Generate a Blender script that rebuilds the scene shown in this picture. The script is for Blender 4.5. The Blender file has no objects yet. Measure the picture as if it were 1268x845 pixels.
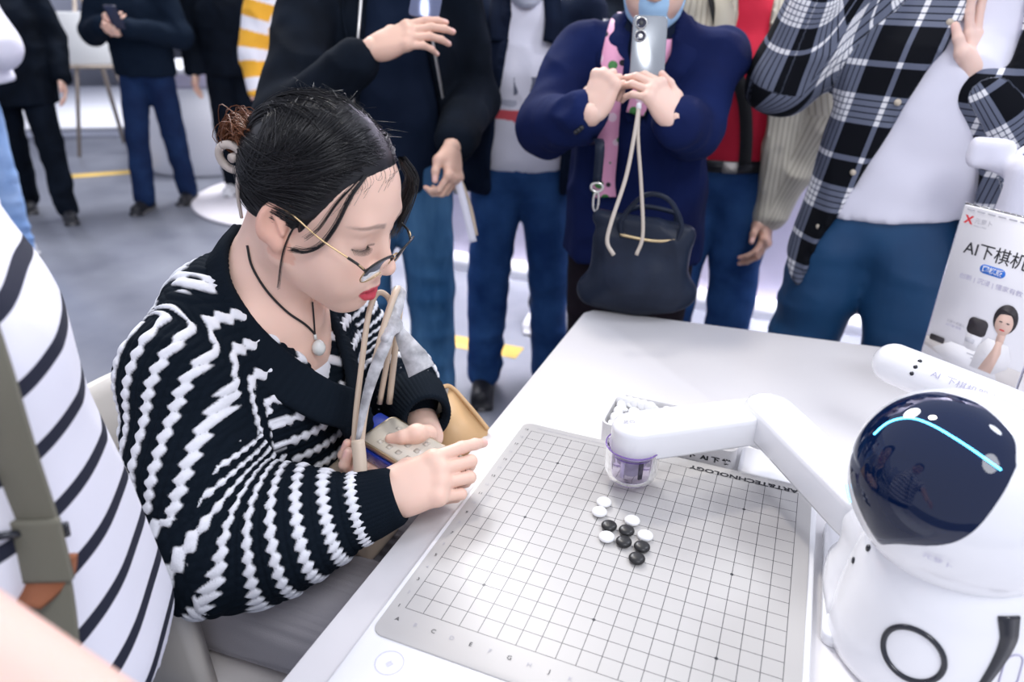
import bpy, math, random
import numpy as np
from mathutils import Vector, Matrix

random.seed(7)
RNG = np.random.default_rng(7)
SC = bpy.context.scene
COL = SC.collection

# ------------------------------------------------------------------ camera, world, lights, exposure
CAM_POS = (0.3400, -0.9570, 1.4184)
FOCAL_PX = 903.0
cam_data = bpy.data.cameras.new('camera')
cam = bpy.data.objects.new('camera', cam_data)
COL.objects.link(cam)
cam_data.sensor_width = 36.0
cam_data.lens = FOCAL_PX / 1268.0 * 36.0
cam_data.clip_start = 0.02
_right = Vector((0.92655926, 0.37563569, 0.01964085))
_down = Vector((0.17862513, -0.39345078, -0.90182567))
_fwd = Vector((-0.33103020, 0.83910328, -0.43165344))
cam.matrix_world = Matrix((
    (_right.x, -_down.x, -_fwd.x, CAM_POS[0]),
    (_right.y, -_down.y, -_fwd.y, CAM_POS[1]),
    (_right.z, -_down.z, -_fwd.z, CAM_POS[2]),
    (0, 0, 0, 1)))
cam_data.dof.use_dof = True
cam_data.dof.focus_distance = 1.0
cam_data.dof.aperture_fstop = 3.4
SC.camera = cam

world = bpy.data.worlds.new('hall_light')
SC.world = world
world.use_nodes = True
_bg = world.node_tree.nodes['Background']
_bg.inputs['Color'].default_value = (0.80, 0.84, 1.0, 1)
_bg.inputs['Strength'].default_value = 0.82

def area(name, loc, target, size, power, color, spread=180):
    d = bpy.data.lights.new(name, 'AREA')
    d.shape = 'DISK'
    d.size = size
    d.energy = power
    d.color = color
    d.spread = math.radians(spread)
    o = bpy.data.objects.new(name, d)
    o.location = loc
    o.rotation_euler = (Vector(target) - Vector(loc)).to_track_quat('-Z', 'Y').to_euler()
    COL.objects.link(o)
    return o

area('hall_lamp_key', (-1.2, 1.6, 4.2), (0.0, 0.0, 0.8), 0.45, 42, (1.0, 0.93, 0.84))
area('hall_lamp_front', (1.6, -1.6, 3.8), (-0.3, 0.2, 0.9), 1.4, 44, (0.95, 0.96, 1.0))
area('hall_lamp_back', (-3.5, 4.5, 5.0), (-3.0, 2.5, 0.0), 2.0, 330, (0.95, 0.96, 1.0))
area('hall_lamp_right', (2.2, 1.6, 4.2), (0.6, 0.9, 0.9), 0.8, 36, (0.86, 0.90, 1.0))

area('wall_fill_lamp', (0.7, 2.0, 3.4), (0.6, 2.56, 0.9), 1.0, 40, (0.95, 0.93, 1.0), 60)  # unseen lamp added to brighten the back wall
area('wall_fill_lamp_left', (-1.1, 2.0, 3.4), (-1.1, 2.56, 0.9), 1.0, 34, (0.95, 0.93, 1.0), 60)  # same added fill for the left part of the wall

SC.view_settings.view_transform = 'Standard'
SC.view_settings.look = 'None'
SC.view_settings.gamma = 1.0
SC.view_settings.use_curve_mapping = False
SC.view_settings.exposure = 0.22
SC.cycles.use_denoising = True
SC.cycles.max_bounces = 8
SC.cycles.transparent_max_bounces = 12
# ------------------------------------------------------------------ helpers: fields, meshes
def A(*p):
    return np.array(p, dtype=float)

def norm(v):
    v = np.asarray(v, float)
    return v / (np.linalg.norm(v) + 1e-12)

def rotz(a):
    c, s = math.cos(a), math.sin(a)
    return np.array([[c, -s, 0], [s, c, 0], [0, 0, 1.0]])

def rot_axis(ax, a):
    return np.array(Matrix.Rotation(a, 3, Vector(ax)))

def _hash(i, j, k, seed):
    n = (i * 374761393 + j * 668265263 + k * 2147483647 + seed * 974634777) & 0xffffffff
    n = ((n ^ (n >> 13)) * 1274126177) & 0xffffffff
    n = (n ^ (n >> 16)) & 0xffff
    return n.astype(np.float64) / 65535.0

def vnoise(P, seed=0):
    P = np.asarray(P, float)
    F = np.floor(P).astype(np.int64)
    u = P - F
    u = u * u * (3 - 2 * u)
    r = 0
    for dx in (0, 1):
        for dy in (0, 1):
            for dz in (0, 1):
                w = (u[:, 0] if dx else 1 - u[:, 0]) * (u[:, 1] if dy else 1 - u[:, 1]) * (u[:, 2] if dz else 1 - u[:, 2])
                r = r + w * _hash(F[:, 0] + dx, F[:, 1] + dy, F[:, 2] + dz, seed)
    return r * 2 - 1

# primitives of a distance field; every one carries a blend radius k, an operation and a region number
def cone(a, b, ra, rb=None, k=0.02, op='+', reg=0, flat=None):
    return dict(t='c', a=np.asarray(a, float), b=np.asarray(b, float), ra=ra, rb=ra if rb is None else rb, k=k, op=op, reg=reg, flat=flat)

def ell(c, r, k=0.02, op='+', R=None, reg=0):
    r = np.asarray(r if np.ndim(r) else (r, r, r), float)
    return dict(t='e', c=np.asarray(c, float), r=r, k=k, op=op, R=R, reg=reg)

def rbox(c, r, rd=0.005, k=0.004, op='+', R=None, reg=0):
    return dict(t='b', c=np.asarray(c, float), r=np.asarray(r, float), rd=rd, k=k, op=op, R=R, reg=reg)

def chain(pts, rads, k=0.02, op='+', reg=0, flat=None):
    return [cone(pts[i], pts[i + 1], rads[i], rads[i + 1], k, op, reg, flat) for i in range(len(pts) - 1)]

def pbox(q):
    if q['t'] == 'c':
        m = max(q['ra'], q['rb'])
        if q['flat']:
            m *= max(1.0, q['flat'][1])
        return np.minimum(q['a'], q['b']) - m, np.maximum(q['a'], q['b']) + m
    m = q['r'].max() * (1.0 if q['R'] is None else 1.0)
    if q['R'] is None:
        return q['c'] - q['r'], q['c'] + q['r']
    e = np.abs(q['R']) @ q['r']
    return q['c'] - e, q['c'] + e

def pdist(q, P):
    if q['t'] == 'c':
        a, b = q['a'], q['b']
        d = P - a
        ab = b - a
        if q['flat']:
            ax, s = norm(q['flat'][0]), q['flat'][1]
            w = 1.0 / s - 1.0
            d = d + (d @ ax)[..., None] * ax * w
            ab = ab + (ab @ ax) * ax * w
        t = np.clip((d @ ab) / (ab @ ab + 1e-12), 0, 1)
        return np.linalg.norm(d - t[..., None] * ab, axis=-1) - (q['ra'] + (q['rb'] - q['ra']) * t)
    d = P - q['c']
    if q['R'] is not None:
        d = d @ q['R']
    r = q['r']
    if q['t'] == 'e':
        k0 = np.linalg.norm(d / r, axis=-1)
        k1 = np.linalg.norm(d / (r * r), axis=-1) + 1e-9
        return k0 * (k0 - 1) / k1
    e = np.abs(d) - (r - q['rd'])
    return np.linalg.norm(np.maximum(e, 0), axis=-1) + np.minimum(e.max(-1), 0) - q['rd']

def combine(D, d, k, op):
    if op == '+':
        h = np.clip(0.5 + 0.5 * (D - d) / k, 0, 1)
        return D + (d - D) * h - k * h * (1 - h)
    if op == '&':
        d = -d
    h = np.clip(0.5 - 0.5 * (D + d) / k, 0, 1)
    return D + (-d - D) * h + k * h * (1 - h)

def field_at(prims, P):
    D = np.full(len(P), 9.0)
    for q in prims:
        D = combine(D, pdist(q, P), q['k'], q['op'])
    return D

def sdf_mesh(prims, h, cut=None, smooth=1, extra=()):
    """surface-net mesh of a blend of primitives; cut(P, D) may change the field"""
    every = [q for q in list(prims) + list(extra) if q['op'] == '+']
    lo = np.min([pbox(q)[0] for q in every], 0) - 3 * h
    hi = np.max([pbox(q)[1] for q in every], 0) + 3 * h
    n = np.ceil((hi - lo) / h).astype(int) + 1
    D = np.full(n, 0.5, np.float32)
    X = [lo[i] + h * np.arange(n[i]) for i in range(3)]
    for q in prims:
        a, b = pbox(q)
        m = q['k'] + 2.5 * h
        if q['op'] == '&':
            i0, i1 = np.zeros(3, int), n
        else:
            i0 = np.clip(np.floor((a - m - lo) / h).astype(int), 0, n)
            i1 = np.clip(np.ceil((b + m - lo) / h).astype(int) + 1, 0, n)
        if (i1 <= i0).any():
            continue
        s = tuple(slice(i0[j], i1[j]) for j in range(3))
        P = np.stack(np.meshgrid(X[0][s[0]], X[1][s[1]], X[2][s[2]], indexing='ij'), -1)
        D[s] = combine(D[s], pdist(q, P), q['k'], q['op'])
    if cut is not None:
        P = np.stack(np.meshgrid(*X, indexing='ij'), -1)
        D = cut(P.reshape(-1, 3), D.reshape(-1).astype(float)).reshape(D.shape)
    D = D.astype(np.float64)
    D[D == 0] = 1e-7
    ins = D < 0
    cn = [(i, j, k) for i in (0, 1) for j in (0, 1) for k in (0, 1)]
    def sh(Z, o):
        return Z[o[0]:Z.shape[0] - 1 + o[0], o[1]:Z.shape[1] - 1 + o[1], o[2]:Z.shape[2] - 1 + o[2]]
    cnt = sum(sh(ins, o).astype(np.int8) for o in cn)
    cells = np.argwhere((cnt > 0) & (cnt < 8))
    if len(cells) == 0:
        raise ValueError('empty field')
    idx = np.full(np.array(D.shape) - 1, -1, np.int64)
    idx[tuple(cells.T)] = np.arange(len(cells))
    acc = np.zeros((len(cells), 3))
    num = np.zeros(len(cells))
    vals = {o: D[tuple((cells + o).T)] for o in cn}
    for o in cn:
        for ax in range(3):
            if o[ax] == 0:
                o2 = tuple(o[i] + (i == ax) for i in range(3))
                d0, d1 = vals[o], vals[o2]
                m = (d0 < 0) != (d1 < 0)
                t = d0[m] / (d0[m] - d1[m])
                p = np.tile(np.array(o, float), (m.sum(), 1))
                p[:, ax] += t
                acc[m] += p
                num[m] += 1
    V = lo + h * (cells + acc / num[:, None])
    Q = []
    for ax in range(3):
        b, c = (ax + 1) % 3, (ax + 2) % 3
        sl0 = [slice(None)] * 3
        sl1 = [slice(None)] * 3
        sl0[ax] = slice(0, -1)
        sl1[ax] = slice(1, None)
        x = ins[tuple(sl0)] != ins[tuple(sl1)]
        E = np.argwhere(x)
        E = E[(E[:, b] > 0) & (E[:, c] > 0) & (E[:, b] < D.shape[b] - 1) & (E[:, c] < D.shape[c] - 1)]
        eb = np.zeros(3, int); eb[b] = 1
        ec = np.zeros(3, int); ec[c] = 1
        f = np.stack([idx[tuple((E - eb - ec).T)], idx[tuple((E - ec).T)], idx[tuple(E.T)], idx[tuple((E - eb).T)]], 1)
        s = ins[tuple(E.T)]
        f[~s] = f[~s][:, ::-1]
        Q.append(f)
    Q = np.concatenate(Q)
    Q = Q[(Q >= 0).all(1)]
    for _ in range(smooth):
        V = relax(V, Q, 0.5)
    return V, Q

def relax(V, Q, w=0.5):
    S = np.zeros_like(V)
    N = np.zeros(len(V))
    k = Q.shape[1]
    for i in range(k):
        a, b = Q[:, i], Q[:, (i + 1) % k]
        for ax in range(3):
            S[:, ax] += np.bincount(a, V[b, ax], len(V)) + np.bincount(b, V[a, ax], len(V))
        N += np.bincount(a, minlength=len(V)) + np.bincount(b, minlength=len(V))
    return V + w * (S / np.maximum(N, 1)[:, None] - V)

def vnormals(V, Q):
    n = np.cross(V[Q[:, 2]] - V[Q[:, 0]], V[Q[:, -1]] - V[Q[:, 1]])
    N = np.zeros_like(V)
    for i in range(Q.shape[1]):
        for ax in range(3):
            N[:, ax] += np.bincount(Q[:, i], n[:, ax], len(V))
    return N / (np.linalg.norm(N, axis=1)[:, None] + 1e-12)

def subdiv(V, Q):
    """one linear split of a quad mesh followed by a light relax (a cheap smooth subdivision)"""
    n = len(V)
    E = np.concatenate([Q[:, [i, (i + 1) % 4]] for i in range(4)])
    Es = np.sort(E, 1)
    key = Es[:, 0] * n + Es[:, 1]
    u, inv = np.unique(key, return_inverse=True)
    ev = (V[u // n] + V[u % n]) / 2
    fv = V[Q].mean(1)
    m = len(Q)
    e = [inv[i * m:(i + 1) * m] + n for i in range(4)]
    f = np.arange(m) + n + len(u)
    Q2 = np.concatenate([np.stack([Q[:, i], e[i], f, e[(i - 1) % 4]], 1) for i in range(4)])
    V2 = np.concatenate([V, ev, fv])
    return relax(V2, Q2, 0.5), Q2

def wrinkle(V, Q, amp, scale=(9, 9, 9), seed=1, mask=None):
    """cloth folds: displaces along the normal with ridged noise"""
    N = vnormals(V, Q)
    P = V * np.asarray(scale)
    w = vnoise(P + 0.35 * np.stack([vnoise(P * 0.7 + 9, seed + 5)] * 3, 1), seed)
    w2 = vnoise(P * 2.1, seed + 1)
    d = (1 - 2 * np.abs(w)) * 0.7 + 0.3 * w2
    if mask is not None:
        d = d * mask
    return V + N * (d * amp)[:, None]

# ---- plain mesh pieces, all return (V, F)
def box(c, s, R=None):
    c = np.asarray(c, float)
    s = np.asarray(s, float) / 2
    V = np.array([[x, y, z] for x in (-1, 1) for y in (-1, 1) for z in (-1, 1)], float) * s
    if R is not None:
        V = V @ np.asarray(R).T
    F = np.array([[0, 1, 3, 2], [4, 6, 7, 5], [0, 4, 5, 1], [2, 3, 7, 6], [0, 2, 6, 4], [1, 5, 7, 3]])
    return V + c, F

def frames(P):
    P = np.asarray(P, float)
    T = np.gradient(P, axis=0)
    T /= np.linalg.norm(T, axis=1)[:, None] + 1e-12
    u = np.cross(T[0], [0, 0, 1.0])
    if np.linalg.norm(u) < 0.1:
        u = np.cross(T[0], [0, 1.0, 0])
    u = norm(u)
    U = []
    for t in T:
        u = norm(u - t * (u @ t))
        U.append(u)
    U = np.array(U)
    return T, U, np.cross(T, U)

def tube(P, r, n=10, cap=True, closed=False, prof=None):
    """sweep along P; r number or list; prof optional (n,2) cross-section"""
    P = np.asarray(P, float)
    if closed:
        P = np.concatenate([P, P[:1]])
    T, U, W = frames(P)
    m = len(P)
    r = np.broadcast_to(np.asarray(r, float), (m,)) if np.ndim(r) < 2 else np.asarray(r)
    if prof is None:
        a = np.arange(n) * 2 * math.pi / n
        prof = np.stack([np.cos(a), np.sin(a)], 1)
    n = len(prof)
    V = P[:, None, :] + r[:, None, None] * (prof[None, :, 0, None] * U[:, None, :] + prof[None, :, 1, None] * W[:, None, :])
    V = V.reshape(-1, 3)
    i, j = np.meshgrid(np.arange(m - 1), np.arange(n), indexing='ij')
    j2 = (j + 1) % n
    F = [np.stack([i * n + j, i * n + j2, (i + 1) * n + j2, (i + 1) * n + j], -1).reshape(-1, 4)]
    if cap and not closed:
        F.append(np.array([list(range(n))[::-1]]))
        F.append(np.array([[(m - 1) * n + q for q in range(n)]]))
    return V, F

def smooth_path(P, n=24):
    """Catmull-Rom through the points"""
    P = np.asarray(P, float)
    Pp = np.concatenate([[2 * P[0] - P[1]], P, [2 * P[-1] - P[-2]]])
    t = np.linspace(0, len(P) - 1 - 1e-9, n)
    i = t.astype(int)
    u = (t - i)[:, None]
    a, b, c, d = Pp[i], Pp[i + 1], Pp[i + 2], Pp[i + 3]
    return 0.5 * (2 * b + (c - a) * u + (2 * a - 5 * b + 4 * c - d) * u ** 2 + (3 * b - a - 3 * c + d) * u ** 3)

def ribbon(P, side, w, th=0.002):
    """flat strap along P; side = vector or list of vectors across the strap"""
    P = np.asarray(P, float)
    m = len(P)
    S = np.broadcast_to(np.asarray(side, float), (m, 3)).copy()
    T = np.gradient(P, axis=0)
    T /= np.linalg.norm(T, axis=1)[:, None] + 1e-12
    S -= T * (S * T).sum(1)[:, None]
    S /= np.linalg.norm(S, axis=1)[:, None] + 1e-12
    N = np.cross(T, S)
    w = np.broadcast_to(np.asarray(w, float), (m,))[:, None] / 2
    V = np.stack([P - S * w - N * th / 2, P + S * w - N * th / 2, P + S * w + N * th / 2, P - S * w + N * th / 2], 1).reshape(-1, 3)
    i, j = np.meshgrid(np.arange(m - 1), np.arange(4), indexing='ij')
    F = [np.stack([i * 4 + j, i * 4 + (j + 1) % 4, (i + 1) * 4 + (j + 1) % 4, (i + 1) * 4 + j], -1).reshape(-1, 4),
         np.array([[3, 2, 1, 0]]), np.array([[(m - 1) * 4 + q for q in range(4)]])]
    return V, F

def lathe(prof, n=40, c=(0, 0, 0), ax=None):
    prof = np.asarray(prof, float)
    a = np.arange(n) * 2 * math.pi / n
    V = np.stack([prof[:, None, 0] * np.cos(a), prof[:, None, 0] * np.sin(a), np.repeat(prof[:, 1:2], n, 1)], -1).reshape(-1, 3)
    m = len(prof)
    i, j = np.meshgrid(np.arange(m - 1), np.arange(n), indexing='ij')
    F = np.stack([i * n + j, i * n + (j + 1) % n, (i + 1) * n + (j + 1) % n, (i + 1) * n + j], -1).reshape(-1, 4)
    if ax is not None:
        V = V @ np.array(Vector((0, 0, 1)).rotation_difference(Vector(ax)).to_matrix()).T
    return V + np.asarray(c, float), F

def rrect(w, h, r, n=6):
    pts = []
    for cx, cy, a0 in ((w / 2 - r, h / 2 - r, 0), (-w / 2 + r, h / 2 - r, 90), (-w / 2 + r, -h / 2 + r, 180), (w / 2 - r, -h / 2 + r, 270)):
        for i in range(n + 1):
            a = math.radians(a0 + 90 * i / n)
            pts.append((cx + r * math.cos(a), cy + r * math.sin(a)))
    return np.array(pts)

def prism(poly, z0, z1, bevel=0.0, M=None, o=(0, 0, 0)):
    """extrude a polygon (n,2) with a bevelled top edge; M (3x3) turns it, o moves it"""
    poly = np.asarray(poly, float)
    n = len(poly)
    c = poly.mean(0)
    d = poly - c
    ln = np.linalg.norm(d, axis=1)[:, None]
    ins = lambda b: c + d * (1 - b / ln)
    rings = [(ins(bevel * .5), z0), (poly, z0 + bevel * .5), (poly, z1 - bevel), (ins(bevel * .3), z1 - bevel * .3), (ins(bevel), z1)] if bevel else [(poly, z0), (poly, z1)]
    V = np.concatenate([np.column_stack([p, np.full(n, z)]) for p, z in rings])
    j = np.arange(n)
    F = [np.stack([i * n + j, i * n + (j + 1) % n, (i + 1) * n + (j + 1) % n, (i + 1) * n + j], 1) for i in range(len(rings) - 1)]
    F += [np.array([list(range(n))[::-1]]), np.array([[(len(rings) - 1) * n + q for q in range(n)]])]
    if M is not None:
        V = V @ np.asarray(M).T
    return V + np.asarray(o, float), F

# ------------------------------------------------------------------ helpers: linking things and parts
FR = {}

def thing(name, label, cat, loc=(0, 0, 0), rz=0.0, group=None):
    o = bpy.data.objects.new(name, None)
    o.empty_display_size = 0.05
    COL.objects.link(o)
    o.location = loc
    o.rotation_euler = (0, 0, rz)
    tag(o, label, cat, group)
    FR[o] = (np.asarray(loc, float), rz)
    return o

def tag(o, label, cat, group=None):
    o['label'] = label
    o['category'] = cat
    if group:
        o['group'] = group
    return o

def build(name, pieces, mat, parent=None, loc=None, smooth=True, attrs=None, sharp=None):
    """link ONE mesh object made of (V, F) pieces given in world space"""
    if isinstance(pieces, tuple):
        pieces = [pieces]
    Vs, fl, off = [], [], 0
    for V, F in pieces:
        for f in (F if isinstance(F, list) else [F]):
            fl.append(np.asarray(f) + off)
        Vs.append(V)
        off += len(V)
    V = np.concatenate(Vs)
    if parent is not None:
        o_loc, rz = FR[parent]
    else:
        o_loc, rz = (np.zeros(3) if loc is None else np.asarray(loc, float)), 0.0
    L = (V - o_loc) @ rotz(rz)
    me = bpy.data.meshes.new(name)
    me.vertices.add(len(L))
    me.vertices.foreach_set('co', L.astype(np.float32).ravel())
    li = np.concatenate([f.ravel() for f in fl])
    tot = np.concatenate([np.full(len(f), f.shape[1]) for f in fl])
    st = np.concatenate([[0], np.cumsum(tot)[:-1]])
    me.loops.add(len(li))
    me.loops.foreach_set('vertex_index', li.astype(np.int32))
    me.polygons.add(len(tot))
    me.polygons.foreach_set('loop_start', st.astype(np.int32))
    me.polygons.foreach_set('loop_total', tot.astype(np.int32))
    me.update(calc_edges=True)
    me.validate()
    if smooth:
        me.shade_smooth()
        if sharp:
            me.set_sharp_from_angle(angle=math.radians(sharp))
    for k, a in (attrs or {}).items():
        a = np.asarray(a, np.float32)
        if a.ndim == 1:
            me.attributes.new(k, 'FLOAT', 'POINT').data.foreach_set('value', a)
        elif a.shape[1] == 3:
            me.attributes.new(k, 'FLOAT_VECTOR', 'POINT').data.foreach_set('vector', a.ravel())
    me.materials.append(mat)
    o = bpy.data.objects.new(name, me)
    COL.objects.link(o)
    if parent is not None:
        o.parent = parent
        FR[o] = FR[parent]
    else:
        o.location = o_loc
        FR[o] = (o_loc, 0.0)
    return o

def struct(name, pieces, mat, **kw):
    o = build(name, pieces, mat, **kw)
    o['kind'] = 'structure'
    return o

def copy_tree(o, loc, rot=None, label=None):
    r = o.copy()
    COL.objects.link(r)
    r.location = loc
    if rot is not None:
        r.rotation_euler = rot
    if label:
        r['label'] = label
    for ch in list(o.children):
        c = ch.copy()
        COL.objects.link(c)
        c.parent = r
        for g in list(ch.children):
            d = g.copy()
            COL.objects.link(d)
            d.parent = c
    return r

def text_mesh(s, size, O, X, Y, name, mat, parent, align='LEFT', lift=0.0006, bold=0.0, sx=1.0):
    """flat lettering at O, reading along X with Y up"""
    cu = bpy.data.curves.new(name, 'FONT')
    cu.body = s
    cu.size = size
    cu.align_x = align
    cu.offset = bold
    cu.resolution_u = 3
    t = bpy.data.objects.new(name, cu)
    COL.objects.link(t)
    dg = bpy.context.evaluated_depsgraph_get()
    me = bpy.data.meshes.new_from_object(t.evaluated_get(dg))
    V = np.empty(len(me.vertices) * 3)
    me.vertices.foreach_get('co', V)
    V = V.reshape(-1, 3)
    by = {}
    for p in me.polygons:
        by.setdefault(len(p.vertices), []).append(list(p.vertices))
    F = [np.array(v) for v in by.values()]
    bpy.data.objects.remove(t)
    X, Y = norm(X), norm(Y)
    Z = np.cross(X, Y)
    Wv = np.asarray(O, float) + V[:, :1] * sx * X + V[:, 1:2] * Y + lift * Z
    return build(name, (Wv, F), mat, parent, smooth=False)

# ------------------------------------------------------------------ helpers: materials
def nodes(m):
    m.use_nodes = True
    nt = m.node_tree
    return nt, nt.nodes, nt.links, nt.nodes['Principled BSDF']

def mat(name, col, rough=0.6, metal=0.0, bump=0.0, bscale=300.0, var=0.0, vscale=6.0, col2=None, spec=0.5, trans=0.0, ior=1.45, sheen=0.0, coat=0.0, sss=0.0, emit=None, estr=0.0, alpha=1.0, attr=None, stretch=None):
    m = bpy.data.materials.new(name)
    nt, N, L, b = nodes(m)
    b.inputs['Base Color'].default_value = (*col, 1)
    b.inputs['Roughness'].default_value = rough
    b.inputs['Metallic'].default_value = metal
    b.inputs['Specular IOR Level'].default_value = spec
    b.inputs['Transmission Weight'].default_value = trans
    b.inputs['IOR'].default_value = ior
    b.inputs['Sheen Weight'].default_value = sheen
    b.inputs['Coat Weight'].default_value = coat
    b.inputs['Alpha'].default_value = alpha
    if sss:
        b.inputs['Subsurface Weight'].default_value = sss
        b.inputs['Subsurface Radius'].default_value = (1.0, 0.35, 0.2)
        b.inputs['Subsurface Scale'].default_value = 0.006
    if emit:
        b.inputs['Emission Color'].default_value = (*emit, 1)
        b.inputs['Emission Strength'].default_value = estr
    tc = N.new('ShaderNodeTexCoord')
    src = tc.outputs['Object']
    if stretch:
        mp = N.new('ShaderNodeMapping')
        mp.inputs['Scale'].default_value = stretch
        L.new(src, mp.inputs['Vector'])
        src = mp.outputs['Vector']
    if var or col2:
        nz = N.new('ShaderNodeTexNoise')
        nz.inputs['Scale'].default_value = vscale
        nz.inputs['Detail'].default_value = 5
        L.new(src, nz.inputs['Vector'])
        mx = N.new('ShaderNodeMix')
        mx.data_type = 'RGBA'
        c2 = col2 or tuple(c * (1 - var) for c in col)
        mx.inputs[6].default_value = (*col, 1)
        mx.inputs[7].default_value = (*c2, 1)
        rp = N.new('ShaderNodeMapRange')
        rp.inputs[1].default_value = 0.35
        rp.inputs[2].default_value = 0.68
        L.new(nz.outputs['Fac'], rp.inputs[0])
        L.new(rp.outputs[0], mx.inputs[0])
        L.new(mx.outputs[2], b.inputs['Base Color'])
    if attr:
        at = N.new('ShaderNodeAttribute')
        at.attribute_name = attr
        L.new(at.outputs['Color'], b.inputs['Base Color'])
    if bump:
        nz = N.new('ShaderNodeTexNoise')
        nz.inputs['Scale'].default_value = bscale
        nz.inputs['Detail'].default_value = 3
        L.new(src, nz.inputs['Vector'])
        bp = N.new('ShaderNodeBump')
        bp.inputs['Strength'].default_value = bump
        bp.inputs['Distance'].default_value = 0.002
        L.new(nz.outputs['Fac'], bp.inputs['Height'])
        L.new(bp.outputs['Normal'], b.inputs['Normal'])
    return m

def surf(prims, p, d, n=60, lift=0.0):
    """first point of the blended surface from p along d"""
    d = norm(d)
    q = np.asarray(p, float)
    for _ in range(n):
        s_ = field_at(prims, q[None])[0]
        if s_ < .0006:
            break
        q = q + d * min(s_ * .8, .1)
    return q - d * lift
# ------------------------------------------------------------------ bodies: hands, heads
def hand(w, fwd, dors, right=True, s=1.0, curl=None, spread=(7, 1, -5, -11), thumb=None, k=0.006, reg=0):
    """palm, four unequal jointed fingers and a thumb; returns primitives and [(tip, out, along)] of the nails"""
    Y = norm(fwd)
    Z = np.asarray(dors, float)
    Z = norm(Z - Y * (Z @ Y))
    X = np.cross(Y, Z)
    ts = -1.0 if right else 1.0
    def G(x, y, z):
        return np.asarray(w, float) + s * (X * x * -ts + Y * y + Z * z)
    curl = curl or {}
    P = []
    # palm: metacarpal bones blended, heel pads
    mc = [(-.0265, .086), (-.0085, .090), (.0095, .086), (.026, .077)]
    for i, (x, y) in enumerate(mc):
        P.append(cone(G(x * .55, .004, 0), G(x, y, 0.0), .0145 * s, .0108 * s, 0.012 * s, reg=reg))
    P.append(ell(G(0, .050, -.004), A(.034, .042, .0125) * s, .012 * s, R=np.stack([X * -ts, Y, Z], 1), reg=reg))
    P.append(ell(G(.020, .030, -.008), A(.014, .028, .013) * s, .012 * s, R=np.stack([X * -ts, Y, Z], 1), reg=reg))
    tips = []
    L = [(.043, .0255, .0215), (.047, .029, .0225), (.043, .027, .0220), (.034, .0205, .0195)]
    rad = [(.0098, .0088, .0080, .0066), (.0100, .0090, .0082, .0068), (.0095, .0085, .0078, .0064), (.0084, .0075, .0068, .0056)]
    for i in range(4):
        a1, a2, a3 = [math.radians(q) for q in curl.get(i, (15, 20, 12))]
        sp = math.radians(spread[i])
        p = G(mc[i][0], mc[i][1], 0)
        side = X * -ts
        base = norm(Y * math.cos(sp) - side * math.sin(sp))
        ang = 0
        pts = [p]
        for ln, da in zip(L[i], (a1, a2, a3)):
            ang += da
            d = base * math.cos(ang) - Z * math.sin(ang)
            pts.append(pts[-1] + d * ln * s)
        r = [q * s for q in rad[i]]
        # knuckle of the row
        P.append(ell(pts[0] + Z * .002 * s, .0108 * s, .010 * s, reg=reg))
        for j in range(3):
            P.append(cone(pts[j], pts[j + 1], r[j], r[j + 1], .0035 * s, reg=reg))
        out = base * math.sin(ang) + Z * math.cos(ang)
        tips.append((pts[3] - (pts[3] - pts[2]) * .12, out, norm(pts[3] - pts[2]), r[3]))
    th = thumb or [(-.020, .018, -.008), (-.044, .046, -.016), (-.052, .076, -.022), (-.050, .100, -.026)]
    tp = [G(*q) for q in th]
    rr = [.0150 * s, .0122 * s, .0103 * s, .0080 * s]
    for j in range(3):
        P.append(cone(tp[j], tp[j + 1], rr[j], rr[j + 1], (.014, .006, .004)[j] * s, reg=reg))
    P.append(cone(G(-.008, .025, -.006), tp[1], .016 * s, .010 * s, .016 * s, reg=reg))
    al = norm(tp[3] - tp[2])
    o = -ts * X * -1.0 + Z * 0.5
    o = norm(o - al * (o @ al))
    tips.append((tp[3] - al * .003 * s, o, al, .0085 * s))
    return P, tips

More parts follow.
